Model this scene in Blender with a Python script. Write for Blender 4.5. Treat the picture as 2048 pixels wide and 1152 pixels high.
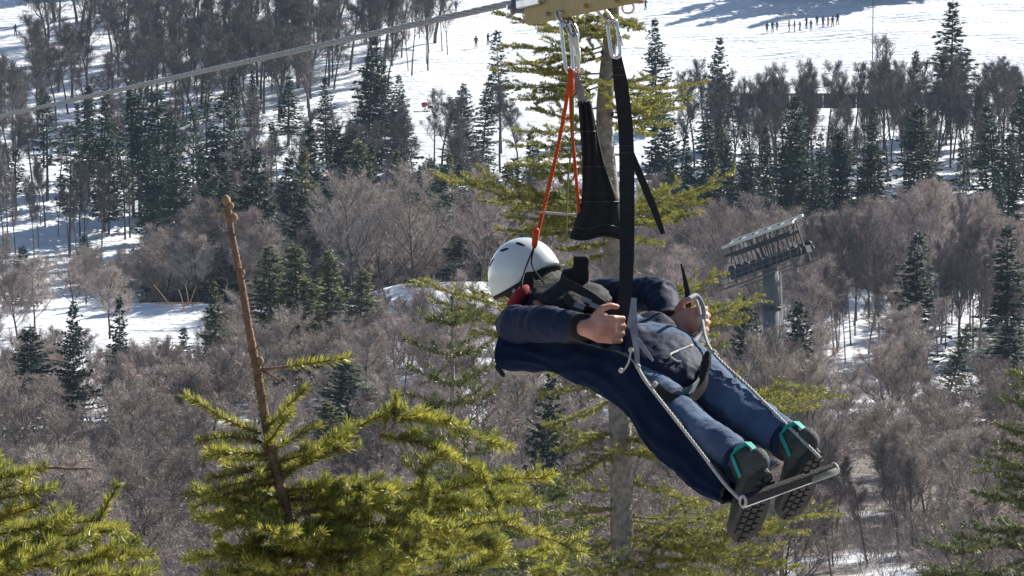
import bpy, math, random
import numpy as np
from mathutils import Vector, Matrix, noise as mnoise

for o in list(bpy.data.objects):
    bpy.data.objects.remove(o)
S = bpy.context.scene
COL = S.collection
rng = np.random.default_rng(11)
random.seed(5)

# ------------------------------------------------------------------ camera, sky, sun, exposure
FPX = 7000.0                       # focal length in photo pixels (2048 wide)
PITCH = math.radians(6.0)
cam_d = bpy.data.cameras.new('camera')
cam_d.sensor_width = 36.0
cam_d.lens = 36.0 * FPX / 2048.0
cam_d.clip_start = 0.1
cam_d.clip_end = 9000.0
cam = bpy.data.objects.new('camera', cam_d)
COL.objects.link(cam)
cam.rotation_euler = (math.pi / 2 - PITCH, 0, 0)
S.camera = cam

SUN = Vector((0.62, 0.64, 0.62)).normalized()      # towards the sun
W = bpy.data.worlds.new('World')
S.world = W
W.use_nodes = True
nt = W.node_tree
bg = nt.nodes['Background']
sky = nt.nodes.new('ShaderNodeTexSky')
sky.sky_type = 'NISHITA'
sky.sun_disc = False
sky.sun_elevation = math.asin(SUN.z)
sky.sun_rotation = math.atan2(SUN.x, SUN.y)
sky.altitude = 1200
nt.links.new(sky.outputs[0], bg.inputs[0])
bg.inputs[1].default_value = 0.052
sun_d = bpy.data.lights.new('sun', 'SUN')
sun_d.energy = 5.0
sun_d.angle = math.radians(0.5)
sun_d.color = (1.0, 0.95, 0.86)
sun = bpy.data.objects.new('sun', sun_d)
COL.objects.link(sun)
sun.rotation_euler = SUN.to_track_quat('Z', 'Y').to_euler()
S.view_settings.view_transform = 'Standard'
S.view_settings.look = 'None'
S.view_settings.exposure = 1.1
S.view_settings.gamma = 1.0
S.view_settings.use_curve_mapping = False
S.cycles.max_bounces = 5
S.cycles.diffuse_bounces = 2
S.cycles.transmission_bounces = 3
S.cycles.transparent_max_bounces = 4
S.cycles.use_denoising = True

CP, SP = math.cos(PITCH), math.sin(PITCH)
def c2w(x, u, d):
    """camera axes (right, up, away) -> world"""
    return np.array([x, d * CP + u * SP, u * CP - d * SP])
def P(px, py, d):
    return c2w((px - 1024.0) / FPX * d, (576.0 - py) / FPX * d, d)
RIGHT, UP, AWAY = c2w(1, 0, 0), c2w(0, 1, 0), c2w(0, 0, 1)
Z = np.array([0, 0, 1.0])
def nrm(v):
    v = np.asarray(v, float)
    return v / (np.linalg.norm(v, axis=-1, keepdims=True) + 1e-12)

# ------------------------------------------------------------------ mesh helpers
class MB:
    """collects arrays of points and faces; build() links them as ONE mesh object"""
    def __init__(s):
        s.V = []; s.F = []; s.M = []; s.n = 0
    def add(s, V, F, m=0):
        V = np.asarray(V, float).reshape(-1, 3)
        if not len(V):
            return s
        if isinstance(F, np.ndarray):
            s.F.append(F + s.n); s.M.append(np.full(len(F), m))
        else:
            for k in (3, 4):
                f = [q for q in F if len(q) == k]
                if f:
                    s.F.append(np.array(f) + s.n); s.M.append(np.full(len(f), m))
            for q in F:
                if len(q) > 4:
                    s.F.append(np.array([q]) + s.n); s.M.append(np.array([m]))
        s.V.append(V); s.n += len(V)
        return s
    def mesh(s, name, mats, smooth=False, org=(0, 0, 0), rnd=None):
        me = bpy.data.meshes.new(name)
        V = np.concatenate(s.V) - np.asarray(org, float)
        me.vertices.add(len(V)); me.vertices.foreach_set('co', V.ravel())
        loops = np.concatenate([f.ravel() for f in s.F])
        sizes = np.concatenate([np.full(len(f), f.shape[1]) for f in s.F])
        me.loops.add(len(loops)); me.loops.foreach_set('vertex_index', loops.astype(np.int32))
        st = np.concatenate([[0], np.cumsum(sizes)[:-1]]).astype(np.int32)
        me.polygons.add(len(sizes)); me.polygons.foreach_set('loop_start', st)
        me.polygons.foreach_set('material_index', np.concatenate(s.M).astype(np.int32))
        me.polygons.foreach_set('use_smooth', np.full(len(sizes), smooth))
        me.update(calc_edges=True)
        for m in (mats if isinstance(mats, (list, tuple)) else [mats]):
            me.materials.append(m)
        if rnd is not None:
            at = me.attributes.new('rnd', 'FLOAT', 'POINT'); at.data.foreach_set('value', np.asarray(rnd, np.float32))
        return me
    def build(s, name, mats, parent=None, smooth=False, org=None):
        if org is None:
            org = world_loc(parent) if parent is not None else (0, 0, 0)
        return link(name, s.mesh(name, mats, smooth, org), parent, loc=(0, 0, 0) if parent is not None else org)

def world_loc(o):
    v = np.zeros(3)
    while o is not None:
        v += np.array(o.location); o = o.parent
    return v
def link(name, me, parent=None, loc=(0, 0, 0)):
    o = bpy.data.objects.new(name, me)
    COL.objects.link(o)
    o.location = loc
    o.parent = parent
    return o
def thing(name, label, cat, loc=(0, 0, 0), group=None):
    o = bpy.data.objects.new(name, None)
    COL.objects.link(o)
    o.empty_display_size = 0.1
    o.location = loc
    return tag(o, label, cat, group)
def tag(o, label, cat, group=None):
    o['label'] = label; o['category'] = cat
    if group:
        o['group'] = group
    return o

def frames(pts, ref=None):
    pts = np.asarray(pts, float)
    T = nrm(np.gradient(pts, axis=0))
    n0 = np.array([0, 0, 1.0]) if ref is None else np.asarray(ref, float)
    if ref is None and abs(T[0] @ n0) > 0.9:
        n0 = np.array([1.0, 0, 0])
    N = []
    n = n0
    for t in T:
        if ref is not None and np.ndim(ref) == 2:
            n = ref[len(N)]
        n = nrm(n - t * (n @ t)); N.append(n)
    N = np.array(N)
    return T, N, np.cross(T, N)
def tube(pts, r, k=6, cap=True, r2=None, ref=None, round_end=False):
    """tapered tube; r along the reference normal, r2 across it"""
    pts = np.asarray(pts, float); n = len(pts)
    r = np.broadcast_to(np.asarray(r, float), (n,)).copy()
    r2 = r if r2 is None else np.broadcast_to(np.asarray(r2, float), (n,)).copy()
    T, N, B = frames(pts, ref)
    if round_end:
        def ends(i, sg):
            out = []
            for a in (0.45, 0.8, 0.97):
                c = math.sqrt(1 - a * a)
                out.append((pts[i] + sg * T[i] * a * min(r[i], r2[i]), N[i], B[i], r[i] * c, r2[i] * c))
            return out
        A = ends(0, -1)[::-1]; Z_ = ends(-1, 1)
        pts = np.array([a[0] for a in A] + list(pts) + [a[0] for a in Z_])
        N = np.array([a[1] for a in A] + list(N) + [a[1] for a in Z_])
        B = np.array([a[2] for a in A] + list(B) + [a[2] for a in Z_])
        r = np.array([a[3] for a in A] + list(r) + [a[3] for a in Z_])
        r2 = np.array([a[4] for a in A] + list(r2) + [a[4] for a in Z_])
        n = len(pts)
    a = np.linspace(0, 2 * math.pi, k, endpoint=False)
    V = (pts[:, None] + N[:, None] * (np.cos(a)[None, :, None] * r[:, None, None]) + B[:, None] * (np.sin(a)[None, :, None] * r2[:, None, None])).reshape(-1, 3)
    i = np.arange(n - 1)[:, None] * k; j = np.arange(k)[None]
    j2 = (j + 1) % k
    F = np.stack([i + j, i + j2, i + k + j2, i + k + j], -1).reshape(-1, 4)
    F = list(map(tuple, F))
    if cap:
        F += [tuple(range(k))[::-1], tuple((n - 1) * k + q for q in range(k))]
    return V, F
def spline(ctrl, n=24):
    """Catmull-Rom through control points"""
    c = np.asarray(ctrl, float)
    c = np.vstack([2 * c[0] - c[1], c, 2 * c[-1] - c[-2]])
    m = len(c) - 3
    out = []
    for t in np.linspace(0, m, n):
        i = min(int(t), m - 1); u = t - i
        p0, p1, p2, p3 = c[i:i + 4]
        out.append(0.5 * (2 * p1 + (p2 - p0) * u + (2 * p0 - 5 * p1 + 4 * p2 - p3) * u * u + (3 * p1 - p0 - 3 * p2 + p3) * u ** 3))
    return np.array(out)
BOXF = [(0, 3, 2, 1), (4, 5, 6, 7), (0, 1, 5, 4), (1, 2, 6, 5), (2, 3, 7, 6), (3, 0, 4, 7)]
def obox(c, ax, ay, az, hx, hy, hz):
    """oriented box, half sizes"""
    c = np.asarray(c, float)
    return np.array([c + ax * sx * hx + ay * sy * hy + az * sz * hz for sz in (-1, 1) for sx, sy in ((-1, -1), (1, -1), (1, 1), (-1, 1))]), BOXF
def ellipsoid(c, ax, ay, az, rx, ry, rz, nu=16, nv=10):
    V = []
    for i in range(nv + 1):
        th = math.pi * i / nv
        for j in range(nu):
            ph = 2 * math.pi * j / nu
            V.append(c + ax * rx * math.sin(th) * math.cos(ph) + ay * ry * math.sin(th) * math.sin(ph) + az * rz * math.cos(th))
    F = [(i * nu + j, (i + 1) * nu + j, (i + 1) * nu + (j + 1) % nu, i * nu + (j + 1) % nu) for i in range(nv) for j in range(nu)]
    return np.array(V), F
def sheet(G, th):
    """grid of points (n, m, 3) -> closed sheet of thickness th"""
    G = np.asarray(G, float); n, m, _ = G.shape
    du = np.gradient(G, axis=0); dv = np.gradient(G, axis=1)
    N = nrm(np.cross(du, dv))
    V = np.concatenate([(G + N * th / 2).reshape(-1, 3), (G - N * th / 2).reshape(-1, 3)])
    o = n * m; F = []
    for i in range(n - 1):
        for j in range(m - 1):
            a, b, c, d = i * m + j, i * m + j + 1, (i + 1) * m + j + 1, (i + 1) * m + j
            F += [(a, d, c, b), (o + a, o + b, o + c, o + d)]
    for i in range(n - 1):
        for j in (0, m - 1):
            a, d = i * m + j, (i + 1) * m + j
            F.append((a, o + a, o + d, d) if j == 0 else (a, d, o + d, o + a))
    for j in range(m - 1):
        for i in (0, n - 1):
            a, b = i * m + j, i * m + j + 1
            F.append((a, b, o + b, o + a) if i == 0 else (a, o + a, o + b, b))
    return V, F
def ribbon(ctrl, wdir, w, th, n=24):
    pts = spline(ctrl, n); T = nrm(np.gradient(pts, axis=0))
    w = np.interp(np.linspace(0, 1, n), np.linspace(0, 1, len(np.atleast_1d(w))), np.atleast_1d(w))
    wd = nrm(np.asarray(wdir, float)[None] - T * (T @ np.asarray(wdir, float))[:, None])
    G = np.stack([pts + wd * w[:, None] * s for s in (-0.5, -0.25, 0, 0.25, 0.5)], 1)
    return sheet(G, th)
def remesh(mb, name, voxel, smooth_it=4, disp=None):
    """union of closed lofts as one continuous skin"""
    me = mb.mesh(name + '_src', [])
    o = bpy.data.objects.new(name + '_src', me); COL.objects.link(o)
    md = o.modifiers.new('r', 'REMESH'); md.mode = 'VOXEL'; md.voxel_size = voxel
    sm = o.modifiers.new('s', 'SMOOTH'); sm.iterations = smooth_it; sm.factor = 0.5
    dg = bpy.context.evaluated_depsgraph_get()
    out = bpy.data.meshes.new_from_object(o.evaluated_get(dg))
    bpy.data.objects.remove(o); bpy.data.meshes.remove(me)
    n = len(out.vertices)
    co = np.zeros(n * 3); out.vertices.foreach_get('co', co); co = co.reshape(-1, 3)
    if disp is not None:
        no = np.zeros(n * 3); out.vertices.foreach_get('normal', no); no = no.reshape(-1, 3)
        co = co + no * disp(co)[:, None]
    out.vertices.foreach_set('co', co.ravel())
    out.polygons.foreach_set('use_smooth', np.ones(len(out.polygons), bool))
    out.update(); out.name = name
    return out, co
def finish(me, mats, name, parent):
    org = world_loc(parent)
    co = np.zeros(len(me.vertices) * 3); me.vertices.foreach_get('co', co)
    me.vertices.foreach_set('co', (co.reshape(-1, 3) - org).ravel()); me.update()
    me.materials.clear()
    for m in (mats if isinstance(mats, (list, tuple)) else [mats]):
        me.materials.append(m)
    return link(name, me, parent)

# ------------------------------------------------------------------ materials
def mat(name, c1, c2=None, scale=4.0, rough=0.8, bump=0.0, bscale=None, trans=0.0, tcol=None, metal=0.0, spec=0.3, coord='Object', detail=4.0, per_object=0.0, coat=0.0, attr=None):
    m = bpy.data.materials.new(name); m.use_nodes = True
    t = m.node_tree; N = t.nodes; L = t.links
    b = N['Principled BSDF']; out = N['Material Output']
    b.inputs['Roughness'].default_value = rough
    b.inputs['Metallic'].default_value = metal
    b.inputs['Specular IOR Level'].default_value = spec
    if coat:
        b.inputs['Coat Weight'].default_value = coat
        b.inputs['Coat Roughness'].default_value = 0.08
    tc = N.new('ShaderNodeTexCoord')
    c2 = c2 or tuple(0.7 * v for v in c1)
    no = N.new('ShaderNodeTexNoise'); no.inputs['Scale'].default_value = scale; no.inputs['Detail'].default_value = detail
    L.new(tc.outputs[coord], no.inputs['Vector'])
    mr = N.new('ShaderNodeMapRange'); mr.inputs[1].default_value = 0.32; mr.inputs[2].default_value = 0.68
    L.new(no.outputs['Fac'], mr.inputs[0])
    mx = N.new('ShaderNodeMix'); mx.data_type = 'RGBA'
    mx.inputs[6].default_value = (*c1, 1); mx.inputs[7].default_value = (*c2, 1)
    L.new(mr.outputs[0], mx.inputs[0])
    colr = mx.outputs[2]
    if per_object:
        oi = N.new('ShaderNodeObjectInfo')
        hs = N.new('ShaderNodeHueSaturation')
        m1 = N.new('ShaderNodeMapRange'); m1.inputs[3].default_value = 1 - per_object; m1.inputs[4].default_value = 1 + per_object
        L.new(oi.outputs['Random'], m1.inputs[0]); L.new(m1.outputs[0], hs.inputs['Value'])
        m2 = N.new('ShaderNodeMapRange'); m2.inputs[3].default_value = 0.5 - per_object * 0.06; m2.inputs[4].default_value = 0.5 + per_object * 0.04
        wn = N.new('ShaderNodeTexWhiteNoise'); wn.noise_dimensions = '1D'
        L.new(oi.outputs['Random'], wn.inputs['W']); L.new(wn.outputs['Value'], m2.inputs[0]); L.new(m2.outputs[0], hs.inputs['Hue'])
        L.new(colr, hs.inputs['Color']); colr = hs.outputs[0]
    if attr:                      # every twig or needle has a tone of its own
        at = N.new('ShaderNodeAttribute'); at.attribute_name = 'rnd'
        m3 = N.new('ShaderNodeMapRange'); m3.inputs[3].default_value = attr[0]; m3.inputs[4].default_value = attr[1]
        L.new(at.outputs['Fac'], m3.inputs[0])
        h2 = N.new('ShaderNodeHueSaturation'); L.new(m3.outputs[0], h2.inputs['Value']); L.new(colr, h2.inputs['Color']); colr = h2.outputs[0]
    L.new(colr, b.inputs['Base Color'])
    if bump:
        n2 = N.new('ShaderNodeTexNoise'); n2.inputs['Scale'].default_value = bscale or scale * 6; n2.inputs['Detail'].default_value = 5
        L.new(tc.outputs[coord], n2.inputs['Vector'])
        bp = N.new('ShaderNodeBump'); bp.inputs['Strength'].default_value = bump; bp.inputs['Distance'].default_value = 0.02
        L.new(n2.outputs['Fac'], bp.inputs['Height']); L.new(bp.outputs[0], b.inputs['Normal'])
    if trans:
        tr = N.new('ShaderNodeBsdfTranslucent')
        if tcol:
            tr.inputs[0].default_value = (*tcol, 1)
        else:
            L.new(colr, tr.inputs[0])
        ms = N.new('ShaderNodeMixShader'); ms.inputs[0].default_value = trans
        L.new(b.outputs[0], ms.inputs[1]); L.new(tr.outputs[0], ms.inputs[2]); L.new(ms.outputs[0], out.inputs[0])
    return m

M = {}
M['needles_near'] = mat('needles_near', (0.47, 0.445, 0.08), (0.18, 0.205, 0.055), 14, 0.45, trans=0.42, spec=0.5, attr=(0.45, 1.5))
M['needles_mid'] = mat('needles_mid', (0.40, 0.375, 0.08), (0.15, 0.17, 0.055), 5, 0.5, trans=0.3, spec=0.5, attr=(0.5, 1.5))
M['needles_young'] = mat('needles_young', (0.18, 0.195, 0.06), (0.085, 0.11, 0.045), 5, 0.5, trans=0.25, spec=0.5, attr=(0.5, 1.5))
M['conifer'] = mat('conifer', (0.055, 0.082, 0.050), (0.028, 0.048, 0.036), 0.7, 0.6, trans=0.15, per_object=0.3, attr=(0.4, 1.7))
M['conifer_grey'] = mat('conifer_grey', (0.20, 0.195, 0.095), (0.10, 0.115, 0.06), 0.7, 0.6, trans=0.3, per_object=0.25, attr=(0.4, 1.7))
M['bark_spruce'] = mat('bark_spruce', (0.40, 0.355, 0.30), (0.19, 0.165, 0.14), 16, 0.9, bump=1.0, bscale=45, detail=8)
M['bark_shoot'] = mat('bark_shoot', (0.30, 0.185, 0.12), (0.15, 0.085, 0.06), 22, 0.8, bump=0.5, bscale=160)
M['bark_far'] = mat('bark_far', (0.10, 0.085, 0.075), (0.06, 0.05, 0.045), 2, 0.9, per_object=0.3)
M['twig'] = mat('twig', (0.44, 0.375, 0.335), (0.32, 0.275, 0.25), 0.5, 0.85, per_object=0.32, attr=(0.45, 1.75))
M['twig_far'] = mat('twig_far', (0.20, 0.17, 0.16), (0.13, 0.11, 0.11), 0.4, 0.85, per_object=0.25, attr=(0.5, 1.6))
M['bark_pale'] = mat('bark_pale', (0.34, 0.22, 0.13), (0.22, 0.14, 0.09), 6, 0.85)
M['dead_wood'] = mat('dead_wood', (0.42, 0.36, 0.29), (0.25, 0.2, 0.16), 12, 0.85, bump=0.4)

# ------------------------------------------------------------------ terrain
PY = np.array([-400, -60, -12, 0, 6, 15, 40, 80, 120, 150, 180, 205, 235, 262, 285, 297, 306, 320, 345, 378, 420, 460, 500, 550, 620, 900, 1400, 2600, 6000.0])
PZ = np.array([30, 1.5, -1.65, -1.8, -4.6, -8.6, -15.6, -22.6, -27.6, -31.6, -34.2, -35.3, -36.0, -36.4, -35.4, -34.3, -34.6, -37.6, -37.2, -33.6, -27.5, -22.2, -17.0, -12.2, -4.5, 36, 150, 330, 500.0])
_yy = np.arange(-400, 6000, 2.0)
_zz = np.interp(_yy, PY, PZ)
_k = np.exp(-0.5 * (np.arange(-4, 5) / 1.6) ** 2); _k /= _k.sum()
_zz = np.convolve(np.pad(_zz, 4, 'edge'), _k, 'valid')
def zt(x, y):
    x = np.asarray(x, float); y = np.asarray(y, float)
    # the snow bank in the valley bends away to the right, so the profile shifts with x
    sh = np.where((y > 240) & (y < 345), 9 * np.sin(x / 23.0 + 0.6) * np.clip((y - 240) / 30, 0, 1) * np.clip((345 - y) / 30, 0, 1), 0)
    z = np.interp(y + sh, _yy, _zz)
    far = np.clip((y - 60) / 120, 0, 1)
    z = z + far * (0.55 * np.sin(x / 17 + y / 31) + 0.35 * np.sin(x / 7.3 - y / 11.0 + 1.3) + 0.12 * np.sin(x / 2.9 + y / 4.1))
    z = z + 3.6 * np.exp(-((x + 6) / 9.0) ** 4 - ((y - 306) / 11) ** 2) * (1 + .05 * (x + 8)) + 5.0 * np.exp(-((x - 28.5) / 6.5) ** 2 - ((y - 314) / 13) ** 2) + 5.5 * np.exp(-((x - 39) / 4.5) ** 2 - ((y - 312) / 13) ** 2)
    z = z + np.clip((y - 430) / 120, 0, 1) * 0.035 * np.clip(x, -90, 90)
    z = z + np.clip((y - 455) / 40, 0, 1) * (.16 * np.sin(y / 2.1 + x / 5.5 + 1.5 * np.sin(x / 13)) + .22 * np.sin(y / 4.7 - x / 9.0 + np.sin(y / 17)))
    return z
def ground_hit(px, py):
    d = P(px, py, 1.0)
    t = np.arange(120, 900, 0.25)
    q = t[:, None] * d[None]
    below = q[:, 2] < zt(q[:, 0], q[:, 1])
    return q[np.argmax(below)]
xs = np.unique(np.concatenate([np.linspace(-4000, -130, 26), np.arange(-130, 130.1, 1.6), np.linspace(130, 4000, 26)]))
ys = np.unique(np.concatenate([np.linspace(-400, -14, 14), np.arange(-14, 620, 1.8), np.linspace(620, 6000, 50)]))
XX, YY = np.meshgrid(xs, ys)
ZZ = zt(XX, YY)
n_, m_ = XX.shape
i_ = np.arange(n_ - 1)[:, None] * m_ + np.arange(m_ - 1)[None]
Fg = np.stack([i_, i_ + 1, i_ + 1 + m_, i_ + m_], -1).reshape(-1, 4)

def snow_material():
    m = bpy.data.materials.new('snow_ground'); m.use_nodes = True
    t = m.node_tree; N = t.nodes; L = t.links; b = N['Principled BSDF']
    b.inputs['Roughness'].default_value = 0.55
    b.inputs['Specular IOR Level'].default_value = 0.25
    g = N.new('ShaderNodeNewGeometry'); sep = N.new('ShaderNodeSeparateXYZ'); L.new(g.outputs['Position'], sep.inputs[0])
    def noise(scale, det=5, vec=None):
        n = N.new('ShaderNodeTexNoise'); n.inputs['Scale'].default_value = scale; n.inputs['Detail'].default_value = det
        L.new(vec or g.outputs['Position'], n.inputs['Vector']); return n.outputs['Fac']
    def mrange(v, a, b_, c, d):
        r = N.new('ShaderNodeMapRange'); L.new(v, r.inputs[0])
        for i, q in enumerate((a, b_, c, d)):
            r.inputs[i + 1].default_value = q
        return r.outputs[0]
    def math_(op, a, b_):
        q = N.new('ShaderNodeMath'); q.operation = op
        for i, v in enumerate((a, b_)):
            if isinstance(v, (int, float)):
                q.inputs[i].default_value = v
            else:
                L.new(v, q.inputs[i])
        return q.outputs[0]
    # snow has melted through to leaf litter in the warm valley floor, hardly on the pistes
    melt_v = mrange(sep.outputs['Y'], 228, 288, 0.17, -0.30)
    band = math_('MULTIPLY', mrange(sep.outputs['Y'], 303, 325, 0, 1), mrange(sep.outputs['Y'], 355, 395, 1, 0))
    side = mrange(sep.outputs['X'], -44, -32, 0, 1)
    melt = math_('ADD', melt_v, math_('MULTIPLY', math_('MULTIPLY', band, side), 0.40))
    patch = math_('ADD', noise(0.09, 6), melt)
    def spot(x, y, r0, r1):
        vm = N.new('ShaderNodeVectorMath'); vm.operation = 'DISTANCE'
        cb = N.new('ShaderNodeCombineXYZ'); L.new(sep.outputs['X'], cb.inputs[0]); L.new(sep.outputs['Y'], cb.inputs[1])
        L.new(cb.outputs[0], vm.inputs[0]); vm.inputs[1].default_value = (x, y, 0)
        return mrange(vm.outputs['Value'], r0, r1, 0.30, 0)
    patch = math_('SUBTRACT', patch, math_('ADD', spot(18.5, 182, 4, 9), spot(-17.5, 178, 2, 6)))
    fac = mrange(patch, 0.50, 0.56, 0, 1)
    snow = N.new('ShaderNodeMix'); snow.data_type = 'RGBA'
    snow.inputs[6].default_value = (0.80, 0.82, 0.86, 1); snow.inputs[7].default_value = (0.70, 0.72, 0.77, 1)
    L.new(mrange(noise(0.35), 0.35, 0.7, 0, 1), snow.inputs[0])
    lit = N.new('ShaderNodeMix'); lit.data_type = 'RGBA'
    lit.inputs[6].default_value = (0.15, 0.135, 0.12, 1); lit.inputs[7].default_value = (0.24, 0.21, 0.19, 1)
    L.new(noise(1.7), lit.inputs[0])
    mx = N.new('ShaderNodeMix'); mx.data_type = 'RGBA'
    L.new(fac, mx.inputs[0]); L.new(snow.outputs[2], mx.inputs[6]); L.new(lit.outputs[2], mx.inputs[7])
    L.new(mx.outputs[2], b.inputs['Base Color'])
    # soft drifts and ski tracks as relief
    mp = N.new('ShaderNodeMapping'); mp.inputs['Rotation'].default_value = (0, 0, 0.5); mp.inputs['Scale'].default_value = (0.09, 0.9, 1)
    L.new(g.outputs['Position'], mp.inputs[0])
    tr = noise(1.0, 4, mp.outputs[0])
    bp = N.new('ShaderNodeBump'); bp.inputs['Strength'].default_value = 0.8; bp.inputs['Distance'].default_value = 0.9
    L.new(math_('ADD', tr, math_('MULTIPLY', noise(0.9), 0.5)), bp.inputs['Height']); L.new(bp.outputs[0], b.inputs['Normal'])
    return m
M['snow'] = snow_material()
g_mb = MB().add(np.stack([XX, YY, ZZ], -1).reshape(-1, 3), Fg)
ground = g_mb.build('ground', M['snow'], smooth=True)
ground['kind'] = 'structure'

# ------------------------------------------------------------------ far conifers and bare trees
def conifer_mesh(seed, h=18.0, R=3.0, bare=0.1, dens=1.0, droop=0.25, taper=0.85, matk='conifer', nq=5):
    r = np.random.default_rng(seed)
    cm = MB(); tm = MB()
    lean = r.normal(0, 0.25, 2)
    axis = lambda t: np.array([lean[0] * t * t, lean[1] * t * t, t * h])
    tp = np.array([axis(t) for t in np.linspace(0, 1, 9)]); tp[0, 2] -= 0.8
    tm.add(*tube(tp, np.linspace(0.011 * h, 0.012, 9), 6))
    t = bare; ps = []; ds = []; ls = []; ws = []
    wood_p = []
    while t < 0.985:
        prof = min(1.0, (1 - t) ** taper * 1.08) * (0.6 + 0.4 * min(1, (t - bare) / 0.12 + 0.3))
        nb = int(r.integers(4, 8))
        if r.random() < 0.09:
            nb -= 2
        a0 = r.random() * 6.28
        for b in range(nb):
            az = a0 + b * 6.283 / nb + r.normal(0, 0.25)
            L = max(0.25, R * prof * r.uniform(0.42, 1.2) * (1 + .18 * math.sin(az * 1.0 + seed) * math.sin(t * 9 + seed)))
            base = axis(t + r.normal(0, 0.006))
            dirh = np.array([math.cos(az), math.sin(az), 0])
            rise = 0.35 * t - droop * (1 - t)
            npt = max(2, int(L / 0.30 * dens))
            s = (np.arange(npt) + r.random(npt)) / npt
            s = 0.12 + 0.88 * s
            c = base + dirh * (s * L)[:, None] + Z * (rise * s * L + 0.10 * L * s * s)[:, None]
            wood_p.append((base, base + dirh * L + Z * (rise * L + 0.1 * L), 0.02 + 0.010 * L))
            for q in range(nq):
                sw = r.normal(0, 0.75, npt)
                dd = np.stack([np.cos(az + sw), np.sin(az + sw), r.normal(-0.15, 0.28, npt) + 0.1 * t], -1)
                ps.append(c + r.normal(0, 0.06, (npt, 3))); ds.append(dd)
                ls.append(r.uniform(0.34, 0.70, npt) * (0.55 + 0.45 * min(1, L / 1.5))); ws.append(r.uniform(0.09, 0.19, npt))
        t += r.uniform(0.55, 1.0) * 0.42 / h * (1.0 + 0.5 * (1 - t))
    # the leading shoot
    top = axis(1.0)
    for q in range(10):
        ps.append((top - Z * q * 0.09)[None]); ds.append(np.array([[r.normal(0, .5), r.normal(0, .5), 1.0]])); ls.append(np.array([0.35])); ws.append(np.array([0.06]))
    p = np.concatenate(ps); d = nrm(np.concatenate(ds)); l = np.concatenate(ls); w = np.concatenate(ws)
    n = len(p)
    side = nrm(np.cross(d, nrm(np.stack([r.normal(0, .6, n), r.normal(0, .6, n), np.ones(n)], -1))))
    V = np.stack([p, p + d * (l * .45)[:, None] + side * w[:, None], p + d * l[:, None], p + d * (l * .45)[:, None] - side * w[:, None]], 1).reshape(-1, 3)
    V[:, 2] += np.repeat(r.normal(0, 0.02, n), 4)
    cm.add(V, np.arange(n * 4).reshape(-1, 4))
    for a, b, rr in wood_p:
        if rr > 0.03:
            tm.add(*tube(np.array([a, b]), [rr, 0.006], 3, cap=False))
    return cm.mesh('crown', M[matk], rnd=np.repeat(r.random(n), 4)), tm.mesh('trunk', M['bark_far'], True)

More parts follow.
